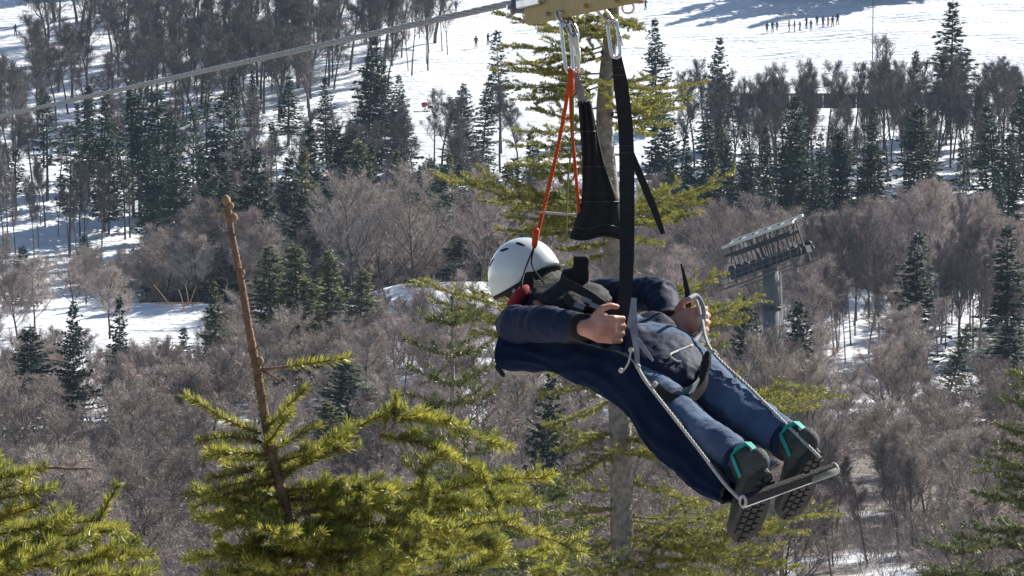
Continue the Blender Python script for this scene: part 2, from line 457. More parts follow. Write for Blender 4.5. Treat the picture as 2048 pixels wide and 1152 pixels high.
def bare_mesh(seed, h=10.0, spread=0.45, first=0.25, twl=0.75, n1=14, n2=10, n3=27, tw=0.0185, lean=0.0, matk='twig'):
    r = np.random.default_rng(seed)
    tm = MB(); cm = MB()
    def curve(p, d, L, up, n=5, wob=0.10):
        pts = [p]; dd = nrm(d)
        for i in range(n - 1):
            dd = nrm(dd + Z * up / n + r.normal(0, wob, 3)); pts.append(pts[-1] + dd * L / (n - 1))
        return np.array(pts)
    tr = curve(np.array([0, 0, -0.6]), np.array([lean, r.normal(0, .06), 1]), h * 0.82, 0.25, 8, 0.05)
    rad = 0.0125 * h
    tm.add(*tube(tr, np.linspace(rad, rad * 0.22, 8), 6))
    tb = []; tdv = []; 
    for i in range(n1):
        t = first + (1 - first) * (i + r.random()) / n1
        k = t * 7; j = min(int(k), 6); p = tr[j] + (tr[j + 1] - tr[j]) * (k - j)
        az = i * 2.4 + r.normal(0, .4)
        L = h * spread * (1.05 - 0.62 * t) * r.uniform(0.8, 1.2)
        o = np.array([math.cos(az), math.sin(az), 0.55 + 0.9 * t + r.normal(0, .12)])
        lc = curve(p, o, L, 0.75, 6)
        tm.add(*tube(lc, np.linspace(rad * 0.42 * (1.15 - .6 * t), 0.014, 6), 4, cap=False))
        for b in range(n2):
            u = 0.2 + 0.8 * (b + r.random()) / n2
            k = u * 5; j = min(int(k), 4); q = lc[j] + (lc[j + 1] - lc[j]) * (k - j); dl = nrm(lc[j + 1] - lc[j])
            d2 = nrm(dl * 0.75 + r.normal(0, .6, 3) + Z * 0.25)
            L2 = L * r.uniform(0.28, 0.5) * (1.1 - 0.5 * u)
            bc = curve(q, d2, L2, 0.45, 4)
            tm.add(*tube(bc, np.linspace(0.018, 0.006, 4), 3, cap=False))
            uu = r.random(n3) ** 0.8 * 0.999; kk = uu * 3; jj = kk.astype(int)
            pp = bc[jj] + (bc[jj + 1] - bc[jj]) * (kk - jj)[:, None]
            dd = nrm(nrm(bc[jj + 1] - bc[jj]) * 0.8 + r.normal(0, .55, (n3, 3)) + Z * 0.3)
            tb.append(pp); tdv.append(dd)
    p = np.concatenate(tb); d = np.concatenate(tdv); n = len(p)
    l = twl * r.uniform(0.5, 1.2, n)
    # each twig forks once
    f = r.uniform(.3, .7, n)
    p2 = p + d * (l * f)[:, None]; d2 = nrm(d + r.normal(0, .45, (n, 3)) + Z * .1)
    p = np.concatenate([p, p2, p2]); d = np.concatenate([d, d2, nrm(d + r.normal(0, .45, (n, 3)))]); l = np.concatenate([l, l * .6, l * .5]); n = len(p)
    side = nrm(np.cross(d, r.normal(0, 1, (n, 3)))); w = tw * r.uniform(.7, 1.3, n)
    mid = p + d * (l * .5)[:, None] + r.normal(0, .03, (n, 3))
    V = np.stack([p - side * w[:, None] / 2, p + side * w[:, None] / 2, mid + side * w[:, None] * .4, p + d * l[:, None], mid - side * w[:, None] * .4], 1).reshape(-1, 3)
    b5 = np.arange(n)[:, None] * 5
    cm.add(V, np.concatenate([b5, b5 + 1, b5 + 2, b5 + 4], 1))
    cm.F.append(np.concatenate([b5 + 4, b5 + 2, b5 + 3], 1)); cm.M.append(np.zeros(n))
    return cm.mesh('crown', M[matk], rnd=np.repeat(r.random(n) ** 1.5, 5)), tm.mesh('trunk', M['bark_far'], True)

def height_of(me):
    return max(v.co.z for v in me.vertices)

CON = [conifer_mesh(1, 18, 3.0, .06), conifer_mesh(2, 18, 2.6, .16, .9), conifer_mesh(3, 18, 3.5, .04, 1.0, .35),
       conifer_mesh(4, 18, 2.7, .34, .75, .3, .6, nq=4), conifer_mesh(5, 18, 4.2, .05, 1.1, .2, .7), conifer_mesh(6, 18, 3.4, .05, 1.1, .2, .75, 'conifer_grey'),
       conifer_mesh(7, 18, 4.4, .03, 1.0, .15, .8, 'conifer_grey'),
       conifer_mesh(8, 18, 3.9, .12, .85, .08, .55, nq=4), conifer_mesh(9, 18, 3.0, .22, .7, .4, 1.15, nq=4), conifer_mesh(10, 18, 3.6, .1, .9, .45, .7, nq=4)]
BARE = [bare_mesh(21), bare_mesh(22, 10, .52, .18), bare_mesh(23, 10, .45, .22, n1=16), bare_mesh(24, 10, .56, .12, n1=15), bare_mesh(25, 10, .6, .10, n1=16)]
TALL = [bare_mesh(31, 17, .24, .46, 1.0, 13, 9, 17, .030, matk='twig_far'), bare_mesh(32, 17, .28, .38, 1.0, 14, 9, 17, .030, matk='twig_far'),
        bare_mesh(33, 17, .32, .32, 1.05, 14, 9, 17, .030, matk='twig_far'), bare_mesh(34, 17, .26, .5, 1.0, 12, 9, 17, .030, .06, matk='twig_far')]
def plant_tree(name, meshes, base_h, x, y, h, label, cat, group, wide=1.0, rz=None):
    cr, tr = meshes
    rz = rng.random() * 6.28 if rz is None else rz
    o = thing(name, label, cat, (x, y, float(zt(x, y))), group)
    s = h / base_h
    wx = rng.uniform(.9, 1.12)
    o.scale = (s * wide * wx, s * wide / wx, s); o.rotation_euler = (rng.normal(0, .03), rng.normal(0, .03), rz)
    link('trunk', tr, o); link('crown', cr, o)
    return o
def tree_by_top(px, vtop, y):
    """ground position below an image column at depth y, and the height that reaches row vtop"""
    a = P(px, vtop, 1.0); a = a / a[1] * y
    return a[0], y, a[2] - float(zt(a[0], y))

GC = 'conifers on the far slope'
conifers = [  # px, top row, depth, variant, width, label
    (92, 190, 392, 3, 1.1, 'tall thin spruce nearest the left edge on the far snow slope'),
    (172, 168, 398, 1, 1.0, 'dark spruce second from the left edge on the upper snow slope'),
    (278, 188, 388, 3, 1.2, 'dark spruce with long bare trunk on snow above the blue shade'),
    (30, 300, 385, 3, .9, 'thin half bare spruce at the left edge over blue shaded snow'),
    (412, 138, 420, 3, .9, 'slim spruce under the cable, left of the paired slim spruces'),
    (508, 138, 424, 1, .85, 'slim dark spruce under the cable, left one of a pair'),
    (576, 150, 424, 1, .9, 'slim dark spruce under the cable, right one of a pair'),
    (652, 152, 416, 0, .95, 'pointed spruce with snowy gaps left of the big double spruce'),
    (736, 72, 410, 2, .9, 'largest dark double topped spruce below the cable'),
    (762, 118, 412, 4, .7, 'second lower top crowding against the largest dark spruce'),
    (803, 148, 408, 0, .95, 'dark spruce just right of the big double spruce, by the piste'),
    (925, 165, 402, 4, .75, 'dark spruce at the left of the clump behind the pale trunk'),
    (963, 148, 405, 2, .8, 'broad dark spruce in the middle of the clump behind the orange ropes'),
    (1002, 60, 415, 3, .9, 'tall dark spruce rising above the clump left of the ropes'),
    (1316, 38, 428, 2, .85, 'airy spruce against bright snow right of the near black strap'),
    (1432, 74, 418, 2, .8, 'cone shaped spruce against bright snow right of the airy one'),
    (1902, 0, 432, 1, 1.25, 'tall dark spruce reaching the top edge at the upper right'),
    (1590, 188, 385, 4, .9, 'wide dark spruce in shade below the row of skiers'),
    (1525, 250, 380, 0, .9, 'narrow spruce leaning on the wide dark spruce below the skiers'),
    (1645, 265, 378, 0, .8, 'small spruce on the right shoulder of the wide dark spruce'),
    (2036, 158, 400, 4, .8, 'dark spruce cut by the right edge of the picture'),
    (1962, 170, 405, 1, 1.0, 'dark spruce below and right of the tallest spruce'),
    (1820, 100, 425, 3, .7, 'slim sparse spruce left of the tallest spruce at upper right'),
    (1450, 250, 372, 6, .6, 'grey green spruce right of the thin slanting strap'),
    (1380, 300, 368, 4, .6, 'dark spruce in shade right of the thin slanting strap'),
    (1720, 330, 362, 0, .8, 'small dark spruce between bare crowns right of the wide spruce'),
    (1990, 330, 358, 4, .6, 'dark bushy spruce low at the right edge above bare crowns'),
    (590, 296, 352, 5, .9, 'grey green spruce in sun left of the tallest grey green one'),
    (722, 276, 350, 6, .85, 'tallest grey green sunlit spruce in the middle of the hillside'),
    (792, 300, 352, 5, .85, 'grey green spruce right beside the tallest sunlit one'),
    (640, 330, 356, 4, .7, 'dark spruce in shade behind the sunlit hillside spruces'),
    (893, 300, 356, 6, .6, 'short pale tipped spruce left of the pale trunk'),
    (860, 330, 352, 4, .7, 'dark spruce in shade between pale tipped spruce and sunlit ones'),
    (470, 330, 360, 4, .7, 'dark spruce right behind the top of the bare leader'),
    (545, 484, 268, 6, 1.0, 'olive spruce just right of the bare leader'),
    (600, 490, 264, 5, 1.3, 'olive spruce in the front clump, second from the bare leader'),
    (655, 494, 268, 6, 1.0, 'broad olive spruce at the centre of the front clump'),
    (716, 538, 264, 5, 1.2, 'olive spruce at the right end of the front clump'),
    (428, 560, 256, 5, .8, 'thin spruce on the sunlit snow bank left of the leader'),
    (362, 655, 262, 5, .6, 'tiny spruce in front of the sunlit snow bank'),
    (238, 592, 246, 0, .8, 'dark green spruce left of the sunlit snow bank'),
    (142, 600, 245, 4, .6, 'broad dark green spruce second from the snow bank'),
    (62, 650, 243, 4, .7, 'low bushy spruce near the left edge in the valley'),
    (42, 490, 330, 4, .75, 'dark spruce standing in blue shaded snow at far left'),
    (172, 470, 345, 4, .7, 'small dark spruce at the right rim of blue shaded snow'),
    (300, 480, 335, 4, .6, 'dark spruce in shade behind the sunlit snow bank'),
    (690, 712, 228, 4, .85, 'dark spruce in the thicket right of the upper needle shoot'),
    (652, 800, 212, 6, .8, 'small spruce at the foot of the dark thicket spruce'),
    (1828, 462, 282, 0, 1.2, 'dark spruce standing right of snowy tree trunks'),
    (2016, 448, 285, 0, 1.3, 'dark pointed spruce near the right edge above the thicket'),
    (2020, 640, 250, 4, .9, 'broad low spruce at the right edge behind the thicket'),
    (1895, 640, 262, 5, .6, 'small olive spruce leaning in front of the bright snow gap'),
    (1590, 600, 240, 4, .8, 'dark green spruce right behind the lift tower column'),
    (1495, 590, 236, 4, .8, 'dark green spruce left behind the lift tower column'),
    (1085, 740, 180, 4, .5, 'small dark spruce in the thicket under the rider'),
]
LEAN = {'small olive spruce leaning in front of the bright snow gap': 0.25}
for px, vt, y, k, wd, lab in conifers:
    x, y, h = tree_by_top(px, vt, y)
    o = plant_tree('spruce_tree', CON[k], 18.0, x, y, h, lab, 'spruce', GC, wd * (1.35 if h > 9 else 2.3))
    if lab in LEAN:
        o.rotation_euler = (0, LEAN[lab], 0)

def scatter(n, pxr, yr, hr, meshes, base_h, name, look, where, group, marks, keep=None, wide=(0.85, 1.2)):
    """bare trees of one stand; each label says size, row and the landmark it stands nearest to"""
    done = []; tries = 0
    while len(done) < n and tries < n * 60:
        tries += 1
        y = rng.uniform(*yr); px = rng.uniform(*pxr)
        a = P(px, 576, 1.0); x = a[0] / a[1] * y
        if keep is not None and not keep(px, y):
            continue
        md = 0.55 * math.sqrt((yr[1] - yr[0]) * (pxr[1] - pxr[0]) / FPX * y / n)
        if any((x - q[0]) ** 2 + (y - q[1]) ** 2 < md * md for q in done):
            continue
        done.append((x, y))
        h = rng.uniform(*hr); t = (h - hr[0]) / (hr[1] - hr[0]); u = (y - yr[0]) / (yr[1] - yr[0])
        size = 'short' if t < .33 else 'middling' if t < .67 else 'tall'
        row = '' if n < 12 else ' front' if u < .33 else ' middle' if u < .67 else ' back'
        mk = [m for lim, m in marks if px < lim][0]
        plant_tree(name, meshes[int(rng.integers(len(meshes)))], base_h, x, y, h, '%s%s %s %s, %s' % (size, ' ' + row.strip() + ' row' if row else '', look, where, mk), 'tree', group, rng.uniform(*wide))
LEFTM = [(230, 'near the left edge'), (420, 'above the bare leader'), (600, 'above the slim spruces'), (760, 'above the double spruce'), (9999, 'beside the bright piste')]
RIGHTM = [(1480, 'by the straps'), (1600, 'below the first skiers'), (1700, 'below the last skiers'), (1850, 'under the mast'), (9999, 'near the right edge')]
MIDM = [(1340, 'by the straps'), (1430, 'right of the straps'), (1520, 'left of the lift tower'), (1600, 'behind the lift tower'), (1700, 'right of the lift tower'), (1800, 'left of the dark spruce'), (1930, 'behind the dark spruce'), (9999, 'near the right edge')]
LOWL = [(60, 'at the left edge'), (180, 'above the corner branches'), (300, 'below the valley spruces'), (420, 'left of the leader'), (560, 'behind the leader'), (680, 'right of the leader'), (800, 'beside the dark spruce'), (9999, 'left of the rider')]
LOWR = [(1150, 'under the rider'), (1250, 'left of the pale trunk'), (1360, 'right of the pale trunk'), (1480, 'under the rider shoes'), (1600, 'behind the foot bar'), (1720, 'right of the foot bar'), (1850, 'below the dark spruce'), (1980, 'left of the corner spruce'), (9999, 'at the right edge')]
ANY = [(9999, 'over snow')]
BANK = [(290, 'left end'), (330, 'left of middle'), (370, 'in the middle'), (430, 'right of middle'), (9999, 'right end')]
TOWR = [(1520, 'left'), (1560, 'centre'), (9999, 'right')]
scatter(60, (60, 800), (432, 478), (9.5, 14), TALL, 17, 'bare_tree', 'bare tree', 'in the upper left wood', 'bare trees in the upper left wood', LEFTM, lambda p, y: not (p > 640 and y < 452), (1.1, 1.6))
scatter(50, (60, 880), (484, 550), (12, 18), TALL, 17, 'bare_tree', 'bare tree', 'in the wood at the top left', 'bare trees at the top left', LEFTM, lambda p, y: p > 95, (1.1, 1.6))
scatter(42, (300, 870), (436, 500), (11, 16), TALL, 17, 'bare_tree', 'thin bare tree', 'under the cable', 'thin bare trees under the cable', LEFTM, lambda p, y: not (p > 640 and y < 456), (.5, .8))
scatter(12, (760, 900), (470, 545), (11, 16), TALL, 17, 'bare_tree', 'thin bare tree', 'at the piste edge', 'thin bare trees at the piste edge', [(9999, 'left of the skiers')], None, (.5, .8))
scatter(12, (0, 260), (352, 384), (7, 11), TALL, 17, 'bare_tree', 'thin bare tree', 'in the blue shade at left', 'thin bare trees in the blue shade', [(120, 'near the left edge'), (9999, 'left of the leader')], wide=(.5, .8))
scatter(7, (-30, 60), (405, 440), (10, 14), TALL, 17, 'bare_tree', 'thin bare tree', 'on bright snow at the far left edge', 'bare trees on bright snow at the left edge', ANY)
scatter(64, (1330, 2080), (402, 432), (10, 14), TALL, 17, 'bare_tree', 'bare tree', 'in the upper right wood', 'bare trees below the skiers', RIGHTM, lambda p, y: not (p < 1740 and y > 418), (.75, 1.1))
scatter(22, (1480, 2080), (385, 404), (9, 13), TALL, 17, 'bare_tree', 'slender bare tree', 'before the long dark wall', 'bare trees before the dark wall', RIGHTM, None, (.6, .9))
scatter(44, (-20, 1050), (376, 412), (8, 13), TALL, 17, 'bare_tree', 'thin bare tree', 'among the far spruces', 'bare trees among the far spruces', LEFTM)
scatter(40, (330, 1280), (306, 366), (8.5, 12), BARE, 10, 'bushy_bare_tree', 'bushy bare tree', 'on the shaded hillside', 'bushy bare trees on the hillside', [(480, 'behind the leader'), (700, 'behind the olive spruces'), (900, 'above the snow patch'), (9999, 'behind the rider')], None, (1.0, 1.4))
SNOWGAP = lambda p, y: not ((1590 < p < 1770 or 1865 < p < 1975) and y < 330)
scatter(54, (1270, 2110), (304, 352), (7, 10.5), BARE, 10, 'bushy_bare_tree', 'bushy bare tree', 'on the right hillside', 'bushy bare trees right of the straps', MIDM, SNOWGAP, (1.0, 1.4))
scatter(22, (1595, 1765), (280, 303), (7, 10.5), TALL, 17, 'bare_sapling', 'bare sapling', 'before sunlit snow', 'saplings before sunlit snow at right', [(1680, 'next to the lift tower'), (9999, 'left of a dark spruce')], wide=(0.6, 0.9))
scatter(18, (1868, 1975), (278, 302), (7, 10.5), TALL, 17, 'bare_sapling', 'bare sapling', 'before sunlit snow', 'saplings before sunlit snow at far right', [(9999, 'right of a dark spruce')], wide=(0.6, 0.9))
scatter(16, (1280, 1640), (242, 300), (6, 9), BARE, 10, 'bushy_bare_tree', 'bushy bare tree', 'behind the chairlift tower', 'bushy bare trees behind the tower', [(1460, 'left side'), (9999, 'right side')], wide=(1.0, 1.4))
scatter(18, (1740, 2090), (242, 300), (4.5, 7), BARE, 10, 'bushy_bare_tree', 'bushy bare tree', 'above the lower right thicket', 'bushy bare trees above the thicket', [(1880, 'left of the snow gap'), (9999, 'near the right edge')], SNOWGAP, wide=(1.0, 1.4))
scatter(9, (300, 560), (302, 330), (6.5, 8.5), BARE, 10, 'bushy_bare_tree', 'round bare tree', 'beside the sunlit snow bank', 'round bare trees by the snow bank', BANK, wide=(1.1, 1.5))
scatter(14, (-40, 275), (288, 330), (4.5, 7), BARE, 10, 'bushy_bare_tree', 'bare tree', 'behind the small valley spruces', 'bare trees behind the valley spruces', [(120, 'near the left edge'), (9999, 'left of the snow bank')], wide=(1.1, 1.5))
scatter(26, (-40, 265), (242, 276), (3.6, 5.8), BARE, 10, 'bushy_bare_tree', 'bare tree', 'among small valley spruces', 'bare trees among the valley spruces', [(120, 'near the left edge'), (9999, 'left of the snow bank')], wide=(1.1, 1.5))
scatter(20, (425, 740), (242, 282), (4.5, 7), BARE, 10, 'bushy_bare_tree', 'bare tree', 'below the olive spruces', 'bare trees below the olive spruces', [(560, 'behind the leader'), (9999, 'right of the leader')], wide=(1.1, 1.5))
scatter(14, (740, 990), (246, 284), (5, 7.5), BARE, 10, 'bushy_bare_tree', 'bare tree', 'below the snow patch', 'bare trees below the snow patch', [(860, 'left of the young spruce'), (9999, 'left of the rider')], wide=(1.1, 1.5))
scatter(12, (250, 425), (232, 248), (5.6, 6.6), BARE, 10, 'bushy_bare_tree', 'bare tree', 'below the sunlit snow bank', 'bare trees below the snow bank', BANK, wide=(1.1, 1.5))
scatter(12, (1580, 1860), (176, 199), (5, 7), TALL, 17, 'bare_sapling', 'bare sapling', 'on snow at the lower right', 'saplings on snow at the lower right', [(1720, 'left half'), (9999, 'right half')], wide=(.8, 1.1))
scatter(5, (1480, 1625), (202, 210), (9.2, 10.4), BARE, 10, 'bushy_bare_tree', 'bare tree', 'before the lift tower column', 'bare trees before the tower', TOWR, wide=(.8, 1.0))
scatter(9, (960, 1300), (244, 300), (5, 7.5), BARE, 10, 'bushy_bare_tree', 'bare tree', 'hidden partly by the rider', 'bare trees behind the rider', ANY, wide=(1.1, 1.5))
scatter(9, (740, 1000), (264, 296), (4, 6), TALL, 17, 'bare_sapling', 'bare sapling', 'on the snow patch left of the rider', 'saplings on the snow patch', ANY)
scatter(74, (-60, 1000), (148, 240), (5.4, 7.2), BARE, 10, 'bare_shrub_tree', 'bare crown', 'in the lower left thicket', 'bare crowns in the lower left thicket', LOWL, lambda p, y: not (280 < p < 420 and y < 185), (1.2, 1.6))
scatter(74, (1000, 2110), (148, 240), (5.2, 7.0), BARE, 10, 'bare_shrub_tree', 'bare crown', 'in the lower right thicket', 'bare crowns in the lower right thicket', LOWR, lambda p, y: not (1580 < p < 1860 and y < 196), (1.2, 1.6))
for n_, pr_, yr_, hr_, lab_, gr_ in ((42, (300, 1080), (312, 372), (10, 15), 'dark spruce packed in the shaded belt left of the straps', 'spruces in the shaded belt at left'),
                                     (20, (1290, 1700), (340, 384), (9, 14), 'dark spruce packed in the shaded belt right of the straps', 'spruces in the shaded belt at right'),
                                     (8, (1700, 2090), (352, 392), (9, 14), 'dark spruce in the broken belt near the right edge', 'spruces in the belt at the right edge'),
                                     (17, (130, 480), (362, 398), (11, 16), 'dark spruce in the half bare belt above the blue shade', 'spruces above the blue shade')):
    for k in range(n_):
        y = rng.uniform(*yr_); px = pr_[0] + (pr_[1] - pr_[0]) * (k + rng.random()) / n_
        a = P(px, 576, 1.0); hh_ = rng.uniform(*hr_)
        plant_tree('spruce_tree', CON[([3, 8, 3, 1, 7] if 'half bare' in lab_ else [0, 7, 4, 9, 8, 2, 9, 4, 1])[k % (5 if 'half bare' in lab_ else 9)]], 18.0, a[0] / a[1] * y, y, hh_, ('short ' if hh_ < hr_[0] + 2 else 'tall ' if hh_ > hr_[1] - 2 else 'middling ') + lab_ + ', ' + (['%s from the left' % w for w in 'first second third fourth fifth sixth seventh eighth ninth tenth eleventh twelfth thirteenth fourteenth fifteenth sixteenth seventeenth eighteenth nineteenth twentieth'.split()] + ['%s from the right' % w for w in 'twenty-second twenty-first twentieth nineteenth eighteenth seventeenth sixteenth fifteenth fourteenth thirteenth twelfth eleventh tenth ninth eighth seventh sixth fifth fourth third second first'.split()])[k], 'spruce', gr_, rng.uniform(1.0, 1.4))
# trees above the picture whose long shadows cross the upper piste
def above_frame(px):
    for y in np.arange(500, 640, 1.0):
        x = (px - 1024) / FPX * y * CP
        z = float(zt(x, y)); v = 576 - FPX * math.tan(PITCH + math.atan2(z, y))
        if v < -12:
            return x, y
for k, (px, h) in enumerate(((60, 17), (140, 19), (230, 18), (1560, 17), (1600, 18), (1640, 17), (1690, 19), (1740, 17), (1800, 19), (1870, 20))):
    x, y = above_frame(px)
    plant_tree('spruce_tree', CON[k % 3], 18.0, x, y + (k % 2) * 3, h, 'spruce above the piste throwing its shadow on the snow, %s from the left' % ['first', 'second', 'third', 'fourth', 'fifth', 'sixth', 'seventh', 'eighth', 'ninth', 'tenth'][k], 'spruce', 'spruces above the piste', 1.5)

# leafless undergrowth that closes the gaps between the crowns
def undergrowth(name, label, areas, seed, mk):
    r = np.random.default_rng(seed); ps = []
    for n, pxr, yr in areas:
        y = np.sqrt(r.uniform(yr[0] ** 2, yr[1] ** 2, n)); px = r.uniform(*pxr, n)
        x = (px - 1024) / FPX * y
        ok = (np.sin(x / 4.1 + 2 * np.sin(y / 9.0)) + np.sin(y / 6.3 + x / 11) + r.normal(0, .5, n)) > -.7
        ps.append(np.stack([x[ok], y[ok]], 1))
    q = np.concatenate(ps); nb = len(q)
    k = 22
    c = np.concatenate([q, zt(q[:, 0], q[:, 1])[:, None]], 1)
    base = np.repeat(c, k, 0) + r.normal(0, .35, (nb * k, 3)) * [1, 1, 0]
    n = nb * k
    d = nrm(np.stack([r.normal(0, .55, n), r.normal(0, .55, n), np.ones(n)], -1))
    hgt = np.repeat(r.uniform(.8, 2.6, nb), k) * r.uniform(.5, 1.1, n)
    f = r.uniform(.25, .7, n); p2 = base + d * (hgt * f)[:, None]
    d2 = nrm(d + r.normal(0, .5, (n, 3)))
    p = np.concatenate([base, p2]); d = np.concatenate([d, d2]); l = np.concatenate([hgt, hgt * .5]); n *= 2
    sd = nrm(np.cross(d, r.normal(0, 1, (n, 3)))) * (.011 * r.uniform(.7, 1.5, n))[:, None]
    V = np.stack([p - sd, p + sd, p + d * l[:, None]], 1).reshape(-1, 3)
    o = link(name, MB().add(V, np.arange(n * 3).reshape(-1, 3)).mesh(name, M[mk], rnd=np.repeat(r.random(n), 3)))
    o['kind'] = 'stuff'; o['label'] = label; o['category'] = 'brush'
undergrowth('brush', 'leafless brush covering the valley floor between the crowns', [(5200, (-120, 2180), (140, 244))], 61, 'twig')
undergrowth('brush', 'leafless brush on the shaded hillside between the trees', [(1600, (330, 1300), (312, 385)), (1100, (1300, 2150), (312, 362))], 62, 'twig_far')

# ------------------------------------------------------------------ near spruces: branch by branch
def needle_mesh(shoots, per_m, nl, nw, r, up=0.3, fwd=0.55):
    """shoots: list of (a, b) segments; every needle is a slim four-point blade"""
    A = np.array([s[0] for s in shoots]); B = np.array([s[1] for s in shoots])
    L = np.linalg.norm(B - A, axis=1)
    cnt = np.maximum(4, (L * per_m).astype(int))
    idx = np.repeat(np.arange(len(A)), cnt); n = len(idx)
    t = r.random(n)
    ax = nrm(B - A)[idx]
    p = A[idx] + (B - A)[idx] * t[:, None]
    rad = r.normal(0, 1, (n, 3)); rad = nrm(rad - ax * np.sum(rad * ax, 1, keepdims=True))
    d = nrm(ax * (fwd + 0.25 * r.random(n))[:, None] + rad + Z * up)
    l = nl * r.uniform(.7, 1.15, n)
    sd = nrm(np.cross(d, r.normal(0, 1, (n, 3))))
    w = nw / 2
    V = np.stack([p, p + d * (l * .4)[:, None] + sd * w, p + d * l[:, None], p + d * (l * .4)[:, None] - sd * w], 1).reshape(-1, 3)
    return V, np.arange(n * 4).reshape(-1, 4)

def shoot_line(a, b, r, bend=0.06, n=3):
    """slightly curved shoot as segments"""
    L = np.linalg.norm(b - a); off = r.normal(0, bend * L, 3) + Z * bend * L * 0.6
    t = np.linspace(0, 1, n + 1)[:, None]
    pts = a + (b - a) * t - off * (4 * t * (1 - t)) * 0.5 * -1
    return pts

def bough(root, a, b, r, cfg, droop=0.0, nside=6, side=0.4, bare_to=0.0, bare_from=1.0, updir=Z):
    """one branch: woody axis, side shoots in its plane, needles as its own piece"""
    a = np.asarray(a, float); b = np.asarray(b, float)
    L = np.linalg.norm(b - a); ax = nrm(b - a)
    n = 8
    t = np.linspace(0, 1, n)[:, None]
    pts = a + (b - a) * t + Z * (droop * L * 4 * t * (1 - t)) + np.cumsum(r.normal(0, .012 * L, (n, 3)), 0) * (1 - t)
    wood = MB(); r0 = cfg['r0'] * (0.5 + 0.5 * min(1, L / cfg['Lref']))
    wood.add(*tube(pts, np.linspace(r0, cfg['r0'] * .3, n), 5))
    seg = []
    for i in range(n - 1):
        tm = (i + .5) / (n - 1)
        if bare_to <= tm <= bare_from:
            seg.append((pts[i], pts[i + 1]))
    lat = np.cross(ax, updir); 
    if np.linalg.norm(lat) < .1:
        lat = np.cross(ax, np.array([0, 1.0, 0]))
    lat = nrm(lat); pl = nrm(np.cross(lat, ax))
    for i in range(nside):
        for sg in (-1, 1):
            u = 0.12 + 0.84 * (i + r.uniform(.1, .9)) / nside
            u = max(u, bare_to * 0.9)
            if u > bare_from:
                continue
            k = u * (n - 1); j = min(int(k), n - 2); p = pts[j] + (pts[j + 1] - pts[j]) * (k - j)
            dl = nrm(pts[j + 1] - pts[j])
            l = side * L * (1.08 - .8 * u) * r.uniform(.6, 1.15)
            if l < cfg['minl']:
                l = cfg['minl'] * r.uniform(.8, 1.3)
            q = p + nrm(dl * r.uniform(.55, .85) + lat * sg * r.uniform(.5, .95) + pl * r.normal(.12, .22)) * l
            sp = shoot_line(p, q, r)
            wood.add(*tube(sp, np.linspace(cfg['r0'] * .32, cfg['r0'] * .16, len(sp)), 3, cap=False))
            seg += [(sp[m], sp[m + 1]) for m in range(len(sp) - 1)]
            if l > cfg['sub']:
                m2 = int(l / cfg['sub'] * 1.6) + 1
                for e in range(m2):
                    for s2 in (-1, 1):
                        v = .2 + .75 * (e + r.random()) / m2
                        pp = p + (q - p) * v; d1 = nrm(q - p)
                        l2v = nrm(np.cross(d1, pl)) * s2
                        qq = pp + nrm(d1 * .7 + l2v * r.uniform(.5, .9) + pl * r.normal(.08, .25)) * max(cfg['minl'] * .7, l * .42 * (1.1 - .7 * v) * r.uniform(.6, 1.1))
                        seg.append((pp, qq))
    w = wood.build('branch', M[cfg['bark']], root, True)
    if seg:
        nd = MB().add(*needle_mesh(seg, cfg['per_m'], cfg['nl'], cfg['nw'], r, cfg.get('up', .3)))
        nm = nd.mesh('needles', M[cfg['mat']], False, world_loc(root), np.repeat(r.random(nd.n // 4), 4))
        no = link('needles', nm, w); no['kind'] = 'stuff'
    return w

NEAR = dict(r0=.0065, Lref=.5, minl=.06, sub=.22, per_m=2100, nl=.027, nw=.0030, bark='bark_shoot', mat='needles_near')
def near_tree(name, label, axis, radii, bark, group='near spruces'):
    base = axis[-1].copy(); base[2] = float(zt(base[0], base[1])) - .05
    root = thing(name, label, 'spruce', base, group)
    pts = np.vstack([axis, base[None]])
    rr = np.append(radii, radii[-1] * 1.5)
    if np.linalg.norm(axis[-1] - base) > .3:
        pts = np.vstack([spline(axis, 26), spline([axis[-1], (axis[-1] + base) / 2, base], 6)[1:]])
        rr = np.append(np.interp(np.linspace(0, 1, 26), np.linspace(0, 1, len(axis)), radii), np.linspace(radii[-1], radii[-1] * 1.6, 6)[1:])
    # knots and bud scars make the stem uneven
    rr = rr * (1 + .03 * np.sin(np.arange(len(rr)) * 2.1))
    tr = MB().add(*tube(pts[::-1], rr[::-1], 9)).build('trunk', M[bark], root, True)
    return root, tr

# --- A: the spruce with the long bare leader
rA = np.random.default_rng(101)
DA = 9.3
axA = np.array([P(454, 396, DA), P(462, 460, DA), P(482, 560, DA), P(500, 670, DA), P(518, 760, DA), P(536, 870, DA), P(562, 980, DA), P(596, 1110, DA), P(620, 1300, DA), P(630, 1700, DA)])
A, trA = near_tree('spruce_tree', 'near spruce with long bare reddish leader, right of the branches at the lower left corner', axA, np.array([.0095, .0085, .0095, .011, .0118, .0125, .015, .018, .028, .04]), 'bark_shoot')
